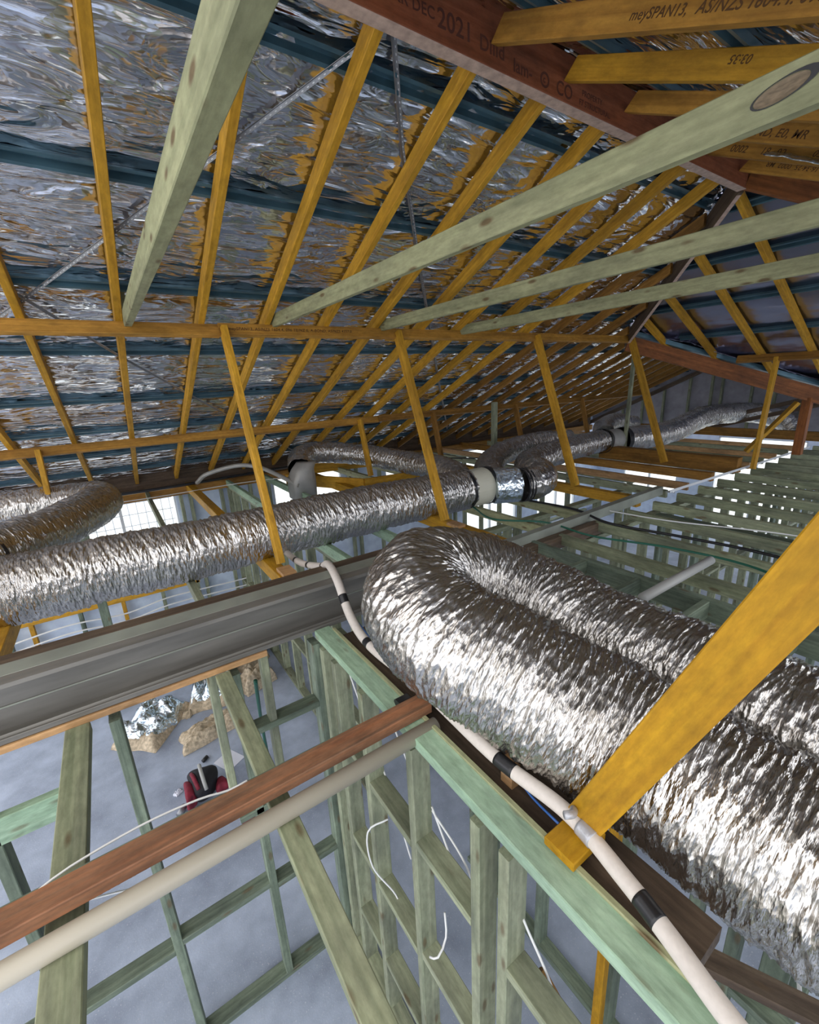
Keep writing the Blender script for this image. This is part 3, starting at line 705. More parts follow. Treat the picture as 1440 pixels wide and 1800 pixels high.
# ------------------------------------------------------------------ stud walls
def stud_wall(label, a, b, ztop, zbot, studs, nogs, m_stud='stud', m_plate=None, name='stud_wall', skipnog=(), top2=False, seed=0, topplate=True):
    a = np.array(a, float); b = np.array(b, float); L = np.linalg.norm(b - a); d = (b - a) / L
    root = empty(name, a[0], a[1], zbot); tag(root, label, 'wall frame')
    rs = random.Random(seed)
    def P(s, z): q = a + d * s; return (q[0], q[1], z)
    up = (0, 0, 1)
    m_plate = m_plate or m_stud
    if topplate: timber('top_plate', P(0, ztop - 0.0225), P(L, ztop - 0.0225), 0.09, 0.045, m_plate, root)
    timber('bottom_plate', P(0, zbot + 0.0225), P(L, zbot + 0.0225), 0.09, 0.045, m_stud if m_stud != 'green' else 'studgreen', root)
    for s in studs:
        mm = m_stud
        timber('stud', P(s, zbot + 0.045), P(s, ztop - 0.045), 0.045, 0.09, mm, root, up=(-d[1], d[0], 0))
    for zi, z in enumerate(nogs):
        for k in range(len(studs) - 1):
            if (zi, k) in skipnog or studs[k + 1] - studs[k] < 0.2: continue
            zz = z + (0.02 if k % 2 else -0.02)
            timber('nogging', P(studs[k] + 0.0225, zz), P(studs[k + 1] - 0.0225, zz), 0.09, 0.04, m_stud, root)
    return root
# W1 under the grey steel beam
stud_wall('open stud wall under the grey steel beam in the lower left', (-3.0, 2.19), (0.78, 2.19), -1.36, -3.755,
          [0.05, 0.74, 1.26, 1.76, 2.275, 2.77, 3.30, 3.745], [-2.92], 'studgreen', seed=1, topplate=False)
w1 = bpy.data.objects['stud_wall']
for x_ in (0.19, 0.455): timber('short_stud', (x_, 2.19, -2.3), (x_, 2.19, -1.36), 0.04, 0.07, 'stud', w1, up=(0, 1, 0))
timber('nogging', (0.30, 2.19, -1.80), (0.72, 2.19, -1.80), 0.09, 0.04, 'studgreen', w1)
timber('low_nogging', (0.19, 2.19, -2.32), (0.455, 2.19, -2.32), 0.09, 0.04, 'studgreen', w1)
plank('low_rail', -3.0, -0.42, 2.145, 2.19, -1.78, -1.65, 'green', 'wide pale rail across the studs at the left edge below the grey steel beam', 'timber rail')
# W2 with green top plate
w2 = stud_wall('stud wall with bright green top plate running toward the camera, centre', (0.787, 2.12), (0.787, -1.2), -1.352, -3.755,
          [0.05, 0.20, 0.50, 0.91, 1.30, 1.43, 2.05, 2.55, 3.1], [-1.92, -2.62, -3.25], 'stud', 'green', seed=2, topplate=False)
gp = timber('top_plate', (0.785, 2.13, -1.33), (0.785, 0.02, -1.33), 0.09, 0.045, 'green', w2); gp['label'] = 'bright green top plate'
# other internal walls below
stud_wall('stud wall beyond the grey steel beam running away to the outer wall', (1.43, 3.0), (1.43, 7.3), -1.40, -3.755, [0.05, 0.5, 0.95, 1.35, 1.87, 2.4, 2.9, 3.4, 3.9, 4.25], [-2.2, -3.0], 'stud', seed=3)
stud_wall('stud wall below the far joists in line with the white metal angle', (3.4, 2.25), (11.5, 2.25), -1.43, -3.755, [0.05 + 0.5 * i for i in range(16)], [-2.6], 'stud', seed=4)
stud_wall('stud wall running under the long silver duct at centre right', (2.35, 3.0), (5.4, 3.0), -1.43, -3.755, [0.05, 0.35, 0.85, 1.0, 1.45, 1.95, 2.4, 2.9], [-2.6], 'stud', seed=5)
stud_wall('stud wall below the right hand joists, first across', (4.6, -1.2), (4.6, 2.2), -1.43, -3.755, [0.05, 0.5, 1.0, 1.5, 2.0, 2.5, 3.0, 3.35], [-2.6], 'studgreen', seed=6)
stud_wall('stud wall below the right hand joists, second across', (7.6, -1.6), (7.6, 2.2), -1.43, -3.755, [0.05 + 0.45 * i for i in range(9)], [-2.6], 'studgreen', seed=7)
stud_wall('stud wall of the room beyond the long silver duct, right part', (5.9, 3.2), (5.9, 7.3), -1.43, -3.755, [0.05 + 0.5 * i for i in range(9)], [-2.6], 'stud', seed=8)
stud_wall('teal green studs below the near strut at lower right', (1.78, -0.6), (1.78, 2.0), -1.43, -3.755, [0.05, 0.5, 0.93, 1.08, 1.4, 1.9, 2.35, 2.55], [-2.6], 'studgreen', seed=9)
stud_wall('stud wall at the lower right corner of the view', (1.78, 0.2), (4.5, 0.2), -1.43, -3.755, [0.05, 0.5, 1.0, 1.5, 2.0, 2.65], [-2.2], 'studgreen', seed=10)

# ------------------------------------------------------------------ outer walls with windows
def wall_y(name, label, y, x0, x1, z0, z1, holes, mat='wrap', t=0.02):
    xs = sorted({x0, x1} | {h[0] for h in holes} | {h[1] for h in holes}); zs = sorted({z0, z1} | {h[2] for h in holes} | {h[3] for h in holes})
    vs = []; fs = []
    for i in range(len(xs) - 1):
        for j in range(len(zs) - 1):
            cx = (xs[i] + xs[i + 1]) / 2; cz = (zs[j] + zs[j + 1]) / 2
            if any(h[0] < cx < h[1] and h[2] < cz < h[3] for h in holes): continue
            b = len(vs)
            for yy in (y, y + t):
                vs += [(xs[i], yy, zs[j] + Z0), (xs[i + 1], yy, zs[j] + Z0), (xs[i + 1], yy, zs[j + 1] + Z0), (xs[i], yy, zs[j + 1] + Z0)]
            fs += [(b, b + 1, b + 2, b + 3), (b + 7, b + 6, b + 5, b + 4), (b, b + 4, b + 5, b + 1), (b + 1, b + 5, b + 6, b + 2), (b + 2, b + 6, b + 7, b + 3), (b + 3, b + 7, b + 4, b)]
    o = mesh_obj(name, vs, fs, mat); tag(o, label, 'wall', kind='structure'); return o
WH = [(-1.55, 0.66, -2.76, -1.42), (2.15, 3.45, -2.6, -1.45), (4.4, 5.5, -2.6, -1.5), (6.4, 8.2, -3.6, -1.5), (9.0, 10.6, -3.6, -1.5), (-3.85, -1.85, -2.76, -1.42)]  # last opening is out of view, added to brighten the roof foil
wall_y('wall_back', 'pale blue wrap on the outer wall behind the studs', 7.40, -4.1, 11.6, -3.755, -1.03, WH)
wall_y('shading_wall_front', 'unseen blue wrapped wall behind the camera, added to darken the slab', -3.45, -4.1, 11.6, -3.755, -1.3, [(-3.2, -1.4, -2.9, -1.5), (7.5, 9.0, -2.8, -1.5)])  # out of view, added to keep daylight off the slab
def wall_x(name, label, x, y0, y1, z0, z1, holes, mat):
    o = wall_y(name, label, 0, y0, y1, z0, z1, holes, mat)
    # rotate the panel so that it lies in a plane of constant x
    for v in o.data.vertices:
        a, b, c = v.co; v.co = (x + b, a, c)
    return o
RH = [(-1.4, 0.2, -3.6, -1.6), (0.7, 1.9, -3.0, -1.6), (2.8, 4.4, -3.6, -1.5), (5.2, 6.6, -3.0, -1.6)]
wall_x('wall_right', 'blue wrap on the far outer wall at right', 11.6, -3.4, 7.4, -3.755, -1.3, RH, 'wrap')
# gable wall above it
gv = [(11.2, 0.5, -1.3), (11.2, 8.0, -1.3), (11.2, 3.75, 0.66)]
vs = [(x, y, z + Z0) for x, y, z in gv] + [(x + 0.03, y, z + Z0) for x, y, z in gv]
o = mesh_obj('wall_gable', vs, [(0, 1, 2), (5, 4, 3), (0, 3, 4, 1), (1, 4, 5, 2), (2, 5, 3, 0)], 'greywrap'); tag(o, 'grey wrapped gable wall far away below the orange valley beam', 'wall', kind='structure')
gf = empty('gable_frame', 11.1, 4, -1.3); tag(gf, 'row of upright studs in front of the grey gable wall', 'wall frame')
for y in (2.4, 2.9, 3.35, 3.75, 4.3, 4.5, 4.95, 5.5, 6.0, 6.5):
    zt = (zL(y) if y > 3.7 else 0.46 - TP * (3.7 - y)) - 0.02
    timber('stud', (11.14, y, -1.3), (11.14, y, zt), 0.045, 0.07, 'stud', gf, up=(1, 0, 0))
timber('raking_plate', (11.08, 3.7, 0.44), (11.08, 7.5, zL(7.5) - 0.03), 0.05, 0.09, 'brown', gf)
# lower gable near slope foil
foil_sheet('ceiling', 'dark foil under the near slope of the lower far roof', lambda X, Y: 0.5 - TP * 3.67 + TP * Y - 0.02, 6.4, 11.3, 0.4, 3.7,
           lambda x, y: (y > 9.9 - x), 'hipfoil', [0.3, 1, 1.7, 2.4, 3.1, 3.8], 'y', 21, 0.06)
for i, (y0, z0, y1, z1) in enumerate([(4.6, -1.15, 1.9, -0.38), (4.3, -1.22, 1.7, -0.47)]):
    o = timber('raking_timber', (10.4, y0, z0), (10.4, y1, z1), 0.045, 0.08, 'brown'); tag(o, ['upper', 'lower'][i] + ' dark raking timber in front of the grey gable studs', 'timber')
o = timber('ridge_prop', (6.9, 3.95, -1.25), (7.0, 3.98, 0.30), 0.05, 0.05, 'stud', None, up=(1, 0, 0)); tag(o, 'thin pale upright prop under the lower far roof', 'prop')
o = timber('ridge_prop', (5.2, 5.2, -1.3), (5.2, 5.2, -0.35), 0.06, 0.09, 'stud', None, up=(1, 0, 0)); tag(o, 'pale green upright prop standing among the cables in the eave', 'prop')

def window(n, axis, pos, a0, a1, z0, z1, mull, label):
    root = empty('window_%d' % n, *((a0, pos, z0) if axis == 'y' else (pos, a0, z0))); tag(root, label, 'window', kind='structure')
    def bar(name, p, q, w, d, mat):
        if axis == 'y': P0, P1 = (p[0], pos, p[1]), (q[0], pos, q[1]); up = (0, 1, 0)
        else: P0, P1 = (pos, p[0], p[1]), (pos, q[0], q[1]); up = (1, 0, 0)
        return timber(name, P0, P1, w, d, mat, root, up=up)
    f = None
    for p, q in (((a0, z0), (a1, z0)), ((a0, z1), (a1, z1)), ((a0, z0), (a0, z1)), ((a1, z0), (a1, z1))): bar('window_frame', p, q, 0.05, 0.07, 'frame')
    for k in range(1, mull):
        a = a0 + (a1 - a0) * k / mull; bar('mullion', (a, z0), (a, z1), 0.04, 0.06, 'frame')
    if axis == 'y': vs = [(a0, pos, z0 + Z0), (a1, pos, z0 + Z0), (a1, pos, z1 + Z0), (a0, pos, z1 + Z0)]; off = (0, 0.005, 0)
    else: vs = [(pos, a0, z0 + Z0), (pos, a1, z0 + Z0), (pos, a1, z1 + Z0), (pos, a0, z1 + Z0)]; off = (0.005, 0, 0)
    vs = vs + [(v[0] + off[0], v[1] + off[1], v[2]) for v in vs]
    g = mesh_obj('pane', vs, [(0, 1, 2, 3), (7, 6, 5, 4)], 'glass', None, root)
wl = ['bright window in the far wall behind the left branch duct', 'bright window behind the grey duct boot', 'bright window in the far wall at centre', 'tall bright opening in the far wall, right of centre', 'tall bright opening in the far wall, rightmost', 'unseen window at the far left of the back wall, added to brighten the foil']
for i, h in enumerate(WH): window(i + 1, 'y', 7.45, h[0], h[1], h[2], h[3], 3 if i == 0 else 2, wl[i])
rl = ['bright opening in the far right wall, nearest', 'bright window in the far right wall, second from the camera side', 'bright opening in the far right wall, third', 'bright window in the far right wall, farthest']
for i, h in enumerate(RH): window(7 + i, 'x', 11.65, h[0], h[1], h[2], h[3], 2, rl[i])
# back wall framing
bw = empty('outer_wall_frame', -1.5, 7.3, -3.755); tag(bw, 'outer wall framing with yellow sill timber below the left window', 'wall frame')
timber('sill', (-1.9, 7.30, -2.84), (0.75, 7.30, -2.84), 0.09, 0.09, 'yellow', bw)
for x, mt in ((-2.0, 'stud'), (-1.62, 'studgreen'), (-1.36, 'yellow'), (-0.82, 'studgreen'), (-0.30, 'yellow'), (0.22, 'stud')):
    timber('stud', (x, 7.30, -3.70), (x, 7.30, -2.885), 0.05, 0.09, mt, bw, up=(0, 1, 0))
for x in (0.72, 0.85, 1.3, 1.75, 2.05, 3.55, 3.7, 4.2, 5.6, 6.1):
    timber('stud', (x, 7.30, -3.70), (x, 7.30, -1.42), 0.045, 0.09, 'stud', bw, up=(0, 1, 0))
for x in (-1.02, -0.55, -0.05): timber('mullion_stud', (x, 7.30, -2.79), (x, 7.30, -1.42), 0.045, 0.09, 'stud', bw, up=(0, 1, 0)) if x == -0.55 else None
timber('bottom_plate', (-3, 7.30, -3.73), (11, 7.30, -3.73), 0.09, 0.045, 'stud', bw)
# post seen below the long duct, left
timber('double_post', (-0.45, 6.0, -3.755), (-0.45, 6.0, -1.42), 0.09, 0.09, 'studgreen', None, up=(0, 1, 0)); tag(bpy.data.objects['double_post'], 'dark green post standing between the long silver duct and the outer wall', 'post')
# temporary fence outside the left window
fe = empty('site_fence', -0.6, 11.0, -3.9); tag(fe, 'wire mesh site fence seen through the left window', 'fence')
for k in range(15): tube('wire', [(-1.4 + k * 0.16, 11, -3.9), (-1.4 + k * 0.16, 11, -2.2)], 0.008, 'galv', fe, n=6)
for k in range(7): tube('rail', [(-1.45, 11, -2.2 - k * 0.25), (0.9, 11, -2.2 - k * 0.25)], 0.008, 'galv', fe, n=6)

# ------------------------------------------------------------------ ducts
duct('flexible_duct', [(-1.6, 3.36, -1.07), (-0.7, 3.40, -1.09), (0, 3.41, -1.1), (0.95, 3.43, -1.1), (1.83, 3.46, -1.1), (2.55, 3.44, -1.1), (3.02, 3.42, -1.1)], 0.208,
     'long crinkled silver duct crossing the whole left half', seed=2, nth=160, fr=1.25, step=0.006)
duct('flexible_duct', [(1.24, -0.75, -1.19), (1.24, -0.3, -1.19), (1.235, 0.1, -1.19), (1.225, 0.3, -1.18), (1.19, 0.6, -1.15), (1.07, 0.91, -1.06), (0.95, 1.18, -0.97), (0.96, 1.40, -0.90), (1.13, 1.56, -0.89), (1.38, 1.54, -0.97), (1.58, 1.34, -1.08), (1.66, 1.0, -1.15), (1.68, 0.6, -1.17), (1.68, 0.2, -1.17), (1.68, -0.5, -1.17)], 0.235,
     'very big silver duct doubled back on itself in the right foreground', seed=5, nth=300, amp=0.9, step=0.004, fr=1.5)
duct('flexible_duct', [(-0.86, 3.60, -0.93), (-0.62, 3.90, -0.93), (-0.42, 4.3, -0.94), (-0.26, 4.75, -0.95), (-0.17, 5.15, -0.96), (-0.26, 5.5, -0.98), (-0.55, 5.6, -0.98), (-1.0, 5.62, -0.98), (-1.6, 5.7, -0.98)], 0.165,
     'silver branch duct looping back behind the left strut', seed=8)
duct('flexible_duct', [(2.02, 5.62, -1.02), (2.12, 5.85, -0.93), (2.4, 6.05, -0.9), (2.8, 5.95, -0.94), (3.15, 5.5, -1.0), (3.35, 5.0, -1.05), (3.4, 4.4, -1.05), (3.3, 3.9, -1.08), (3.15, 3.62, -1.1)], 0.15,
     'silver duct arching over behind the long duct from the grey boot', seed=12)
duct('flexible_duct', [(3.38, 3.26, -1.09), (3.48, 3.55, -1.06), (3.8, 3.9, -1.05), (4.3, 4.3, -1.05), (4.9, 4.6, -1.03), (5.6, 4.65, -1.0), (6.1, 4.4, -1.0)], 0.16,
     'silver duct curving away right of the cream junction, rear one', seed=15)
duct('flexible_duct', [(3.55, 3.14, -1.1), (3.75, 3.10, -1.09), (3.96, 3.22, -1.07), (4.12, 3.52, -1.05), (4.5, 3.8, -1.06), (5.2, 4.0, -1.05), (6.0, 4.12, -1.04), (6.6, 4.15, -1.03)], 0.17,
     'silver duct curving away right of the cream junction, front one', seed=18)
duct('flexible_duct', [(7.0, 4.05, -1.05), (7.6, 3.9, -1.05), (8.2, 3.8, -1.0), (8.8, 3.8, -0.9), (9.4, 3.85, -0.86), (10.2, 3.8, -0.86), (10.7, 3.5, -0.88), (10.9, 3.1, -1.0), (10.9, 2.9, -1.2)], 0.19,
     'farthest silver duct heading to the gable wall', seed=21, nth=96, step=0.012)
duct('flexible_duct', [(6.9, 4.3, -1.0), (7.3, 4.6, -0.92), (7.9, 4.75, -0.88), (8.3, 4.6, -0.95)], 0.16,
     'short silver branch duct behind the farthest duct', seed=24, nth=96, step=0.012)
# junction fittings
def ring(name, c, d, r, w, mat, parent=None, n=40):
    c = np.array(c, float); d = np.array(d, float); d /= np.linalg.norm(d)
    vs, fs = tube_mesh([tuple(c - d * w / 2), tuple(c - d * w / 2 * 0.9), tuple(c + d * w / 2 * 0.9), tuple(c + d * w / 2)], r, n, radii=[r * 0.97, r, r, r * 0.97], caps=(mat != 'black'))
    vs = [Vector(v) + Vector((0, 0, Z0)) for v in vs]
    base = Vector((c[0], c[1], c[2] + Z0)); vs = [v - base for v in vs]
    return mesh_obj(name, vs, fs, mat, Matrix.Translation(base), parent, False)
jf = empty('duct_junction', 3.2, 3.38, -1.3); tag(jf, 'cream branch junction taped with black at the right end of the long duct', 'duct fitting')
ring('body', (3.13, 3.41, -1.1), (1, -0.04, 0), 0.20, 0.26, 'cream', jf)
ring('tape_band', (2.985, 3.42, -1.1), (1, -0.04, 0), 0.213, 0.03, 'black', jf)
ring('tape_band', (3.285, 3.40, -1.1), (1, -0.04, 0), 0.205, 0.07, 'black', jf)
ring('foil_collar', (3.42, 3.25, -1.1), (1, -0.5, 0), 0.19, 0.28, 'batfoil', jf)
for k_ in range(3): ring('tape_band', (3.54 + 0.035 * k_, 3.14 - 0.008 * k_, -1.1), (1, -0.25, 0), 0.183, 0.018, 'black', jf)
jf2 = empty('duct_junction', 6.8, 4.1, -1.2); tag(jf2, 'second duct junction with black tape, far right of centre', 'duct fitting')
ring('body', (6.78, 4.12, -1.05), (1, -0.1, 0), 0.18, 0.3, 'capgrey', jf2)
ring('tape_band', (6.58, 4.15, -1.04), (1, 0.2, 0), 0.2, 0.06, 'black', jf2)
ring('tape_band', (7.0, 4.05, -1.05), (1, -0.2, 0), 0.205, 0.09, 'black', jf2)
ds = empty('duct_strap', -0.86, 3.62, -0.93); tag(ds, 'black strap around the start of the left branch duct', 'strap')
ring('loop', (-0.80, 3.66, -0.93), (0.55, 0.8, 0.0), 0.172, 0.022, 'black', ds)
ring('loop', (-0.86, 3.58, -0.93), (0.9, 0.3, 0.1), 0.172, 0.018, 'black', ds)
# grey boot
bo = empty('duct_boot', 2.0, 5.55, -1.35); tag(bo, 'grey metal boot at the end of the arched duct', 'duct fitting')
vs = []; n = 24
for (cz, r, ox) in ((-1.40, 0.15, 0), (-1.15, 0.155, 0.0), (-1.02, 0.15, 0.03), (-0.93, 0.13, 0.09)):
    for k in range(n):
        a = 2 * math.pi * k / n; sq = 1.0 if cz > -1.1 else 0.5
        ca, sa = math.cos(a), math.sin(a); e = 1.0 / max(abs(ca), abs(sa)) if cz < -1.1 else 1.0
        e = 1 + (e - 1) * 0.8
        vs.append((ox + ca * r * e, sa * r * e, cz + 1.35))
fs = []
for i in range(3):
    for k in range(n): fs.append((i * n + k, i * n + (k + 1) % n, (i + 1) * n + (k + 1) % n, (i + 1) * n + k))
fs += [tuple(range(n - 1, -1, -1)), tuple(3 * n + k for k in range(n))]
mesh_obj('boot_body', vs, fs, 'capgrey', Matrix.Translation((2.0, 5.55, -1.35 + Z0)), bo, True)

# ------------------------------------------------------------------ lagged refrigerant line
lp_pts = [(1.00, 3.42, -1.26), (0.975, 2.95, -1.22), (0.975, 2.55, -1.12), (0.955, 2.36, -1.04), (0.91, 2.14, -1.05), (0.885, 1.95, -1.19), (0.875, 1.72, -1.25), (0.885, 1.30, -1.235), (0.885, 0.87, -1.25),
          (0.905, 0.59, -1.245), (0.872, 0.39, -1.25), (0.84, 0.26, -1.255), (0.80, 0.12, -1.26), (0.76, -0.1, -1.27)]
sp = spline(lp_pts, 0.02); sp = np.array(sp)
cum = np.concatenate([[0], np.cumsum(np.linalg.norm(np.diff(sp, axis=0), axis=1))])
lp = tube('lagged_pipe', lp_pts, 0.0235, 'lagging', n=20, step=0.02)
tag(lp, 'white lagged pipe with black tape bands winding toward the camera', 'pipe')
def at_s(s): return [float(np.interp(s, cum, sp[:, k])) for k in range(3)]
def near_s(y): return float(cum[int(np.argmin(abs(sp[:, 1] - y)))])
for y, w in ((3.02, .03), (2.76, .035), (2.47, .03), (2.03, .05), (1.76, .04), (1.27, .05), (0.82, .075), (0.325, .06)):
    s0 = near_s(y); pts = [at_s(s0 - w / 2 + w * k / 4) for k in range(5)]
    tube('tape_band', pts, 0.0245, 'black', lp, n=20, step=0.02)
pts = [at_s(near_s(0.55) + k * 0.012) for k in range(5)]
tube('grey_tape', pts, 0.0265, 'greytape', lp, n=20)
tube('tie_ear', [(0.905, 0.575, -1.235), (0.895, 0.565, -1.20), (0.87, 0.55, -1.185), (0.845, 0.56, -1.18)], 0.011, 'greytape', lp, n=10)
o = tube('blue_cable', [(0.955, 2.0, -1.28), (0.92, 1.65, -1.30), (0.90, 1.25, -1.29), (0.93, 1.05, -1.31), (0.92, 0.9, -1.30), (0.91, 0.82, -1.28), (0.90, 0.72, -1.30), (0.88, 0.60, -1.28)], 0.004, 'blue', n=8)
tag(o, 'thin blue cable sagging along the white lagged pipe', 'cable')
fb = plank('foot_block', 0.815, 0.96, 0.50, 0.60, -1.305, -1.275, 'brightyellow', 'bright yellow block under the foot of the near strut', 'timber block')

# black cap bit at wall plate
o = box('black_flap', 0.78, 0.84, 1.31, 1.36, -1.305, -1.275, 'black', c=0.01); tag(o, 'crumpled black plastic on the green wall plate beside the orange flat beam', 'plastic scrap')

# cables
def cab(pts, r, mat, label, name='cable', n=8):
    o = tube(name, pts, r, mat, n=n, step=0.03); tag(o, label, 'cable'); return o
cab([(3.0, 3.3, -1.27), (2.9, 2.9, -1.29), (3.1, 2.45, -1.26), (3.15, 2.0, -1.285), (3.35, 1.5, -1.29), (3.4, 1.0, -1.29), (3.2, 0.6, -1.29), (2.9, 0.2, -1.29)], 0.009, 'greencable', 'dark green pipe snaking over the joists behind the big duct', 'green_pipe')
cab([(3.6, 3.1, -1.27), (3.6, 2.5, -1.25), (3.55, 2.1, -1.285), (3.65, 1.5, -1.285), (3.7, 1.0, -1.285), (3.6, 0.3, -1.285)], 0.012, 'black', 'thick black cable draped over the joists')
cab([(3.9, 2.4, -1.29), (4.0, 1.8, -1.29), (4.3, 1.0, -1.29), (4.3, 0.2, -1.29)], 0.006, 'white', 'thin white cable over the joists beyond the thick black one')
cab([(-1.5, 6.9, -1.20), (-0.3, 6.75, -1.21), (0.8, 6.75, -1.21), (2.0, 6.9, -1.20), (3.2, 6.95, -1.2)], 0.02, 'black', 'black conduit running along the eave under the rafter feet')
cab([(-1.5, 6.6, -1.25), (0.2, 6.45, -1.26), (1.4, 6.5, -1.26), (2.2, 6.3, -1.25)], 0.006, 'white', 'thin white cable running in front of the black conduit')
cab([(0.9, 6.7, -1.2), (1.0, 6.4, -1.05), (1.35, 6.2, -0.96), (1.6, 6.1, -1.0), (1.75, 5.8, -1.08), (1.9, 5.4, -1.2)], 0.028, 'capgrey', 'grey lagged pipe humped in the eave behind the long strut', 'lagged_bend', n=12)
cab([(4.1, 6.8, -1.28), (4.6, 5.9, -1.25), (5.4, 5.3, -1.27), (6.2, 5.9, -1.27), (7, 6.2, -1.27)], 0.01, 'black', 'black cable lying among the far joists')
for i, (pts, lb) in enumerate([
    ([(0.80, 1.88, -1.40), (0.83, 1.72, -1.75), (0.83, 1.55, -1.98), (0.84, 1.40, -2.3)], 'white cable dropping beside the double stud'),
    ([(0.82, 1.50, -1.45), (0.83, 1.32, -1.70), (0.83, 1.22, -1.86)], 'white cable crossing the first bay of the green plated wall'),
    ([(0.82, 1.17, -1.72), (0.84, 1.02, -2.0), (0.83, 0.86, -2.22), (0.82, 0.80, -2.25)], 'white cable hanging slack in the second bay'),
    ([(0.82, 1.17, -1.74), (0.86, 1.0, -1.9), (0.85, 0.84, -2.1)], 'second slack white cable in the same bay, higher one'),
    ([(0.82, 0.67, -1.72), (0.86, 0.55, -2.0), (0.86, 0.42, -2.4), (0.85, 0.3, -2.9)], 'white cable falling from a hole in the stud nearest the camera'),
    ([(0.78, 1.05, -2.16), (0.76, 1.02, -2.25), (0.70, 1.0, -2.28), (0.68, 1.03, -2.3)], 'short white cable tail poking out from the nogging'),
    ([(0.79, 1.52, -2.12), (0.70, 1.58, -2.2), (0.70, 1.56, -2.42), (0.78, 1.48, -2.6), (0.8, 1.42, -2.75)], 'looped white cable hanging in front of the studs')]):
    cab(pts, 0.0045, 'white', lb)
# cables across outer wall framing
for i, z in enumerate((-3.0, -3.12, -3.4)):
    cab([(-1.9, 7.22, z - 0.1), (-1.0, 7.2, z), (-0.3, 7.22, z - 0.06), (0.3, 7.2, z + 0.02), (1.2, 7.2, z), (1.9, 7.1, z + 0.03)], 0.012, 'white', 'white cable strung across the outer wall studs, %s one' % ['upper', 'middle', 'lowest'][i])
cab([(0.33, 2.72, -1.31), (0.36, 2.8, -1.9), (0.45, 3.1, -2.6)], 0.012, 'white', 'pale cable hanging from the joist under the long duct')
cab([(-0.45, 1.37, -1.345), (-0.34, 1.372, -1.31), (-0.15, 1.382, -1.30), (0.01, 1.37, -1.30), (0.1, 1.345, -1.30), (0.16, 1.315, -1.27)], 0.0035, 'white', 'thin pale strap lying along the back of the orange flat beam')
cab([(-0.6, 1.36, -1.42), (-0.38, 1.38, -1.45), (-0.11, 1.29, -1.46), (0.06, 1.27, -1.46), (0.13, 1.25, -1.43)], 0.003, 'white', 'thin white cable sagging below the waste pipe')
o = tube('green_pole', [(0.72, 3.95, -3.74), (0.62, 3.45, -2.85), (0.50, 2.75, -1.9)], 0.014, 'greencable', n=10); tag(o, 'thin dark green pole leaning behind the stud wall', 'pole')
o = tube('downlight_lead', [(1.95, 0.30, -1.75), (1.88, 0.20, -2.1), (1.70, 0.05, -2.5), (1.55, -0.1, -2.9)], 0.008, 'white', n=8); tag(o, 'grey white lead trailing under the big duct at lower right', 'cable')

# ------------------------------------------------------------------ things on the slab
def blob(name, cx, cy, lx, ly, h, ang, mat, seed, label, cat, parent=None, thin=False):
    n = 34; vs = []; fs = []
    rs = np.random.RandomState(seed)
    u = np.linspace(-1, 1, n); U, Vv = np.meshgrid(u, u, indexing='ij')
    Rr = np.maximum(abs(U), abs(Vv)); TH = np.arctan2(Vv, U)
    edge = 1 + 0.28 * (vnoise(TH * 1.6 + 9, TH * 0 + seed, seed) - 0.5)
    Z = h * np.clip(1 - Rr ** 6, 0, 1) * (0.55 + 0.8 * vnoise(U * 3 + 7, Vv * 3 + 7, seed + 1)) + h * 0.25 * (ridged(U * 8 + 9, Vv * 8 + 9, seed + 2) - 0.5) * (Rr < 0.97)
    Z = np.maximum(Z, 0.003)
    ca, sa = math.cos(ang), math.sin(ang)
    X = U * lx / 2 * edge; Y = Vv * ly / 2 * edge
    P = np.stack([X * ca - Y * sa, X * sa + Y * ca, Z], -1).reshape(-1, 3)
    for i in range(n - 1):
        for j in range(n - 1): fs.append((i * n + j, (i + 1) * n + j, (i + 1) * n + j + 1, i * n + j + 1))
    o = mesh_obj(name, P, fs, mat, Matrix.Translation((cx, cy, -3.755 + Z0 + 0.001)), parent, True)
    if label: tag(o, label, cat)
    return o
b1 = blob('insulation_batt', -0.25, 5.33, 0.55, 0.72, 0.12, math.radians(-38), 'wool', 4, 'torn insulation batt with silver facing lying alone on the slab', 'insulation')
f1 = blob('foil_facing', -0.22, 5.36, 0.50, 0.68, 0.20, math.radians(-38), 'batfoil', 5, None, None, b1)
b2 = blob('insulation_batt', 0.50, 5.60, 0.50, 0.80, 0.16, -0.3, 'wool', 14, 'crumpled silver faced insulation in the middle of the heap', 'insulation')
f2 = blob('foil_facing', 0.50, 5.60, 0.48, 0.78, 0.30, -0.3, 'batfoil', 15, None, None, b2)
b3 = blob('insulation_batt', 1.02, 5.98, 0.45, 0.50, 0.25, 0.5, 'wool', 16, 'silver and beige insulation heaped in the corner by the stud wall', 'insulation')
f3 = blob('foil_facing', 1.02, 6.00, 0.42, 0.46, 0.42, 0.5, 'batfoil', 17, None, None, b3)
blob('insulation_scrap', 0.30, 4.82, 0.62, 0.30, 0.13, 0.15, 'wool', 24, 'beige scrap of insulation between the paper sheet and the crumpled foil', 'insulation')
blob('insulation_scrap', 0.20, 5.38, 0.36, 0.10, 0.06, 1.0, 'wool', 25, 'small beige strip of insulation between the silver pieces', 'insulation')
blob('insulation_scrap', 0.98, 5.38, 0.42, 0.32, 0.2, 0.3, 'wool', 26, 'beige lump of insulation seen behind the leaning green pole', 'insulation')
blob('rubble_piece', -0.52, 5.3, 0.14, 0.09, 0.03, 0.5, 'paper', 31, 'small pale scrap on the slab left of the silver faced batt', 'scrap')
blob('rubble_piece', -0.12, 4.15, 0.08, 0.05, 0.03, 0.5, 'paper', 32, 'tiny white scrap on the slab left of the tool bag', 'scrap')
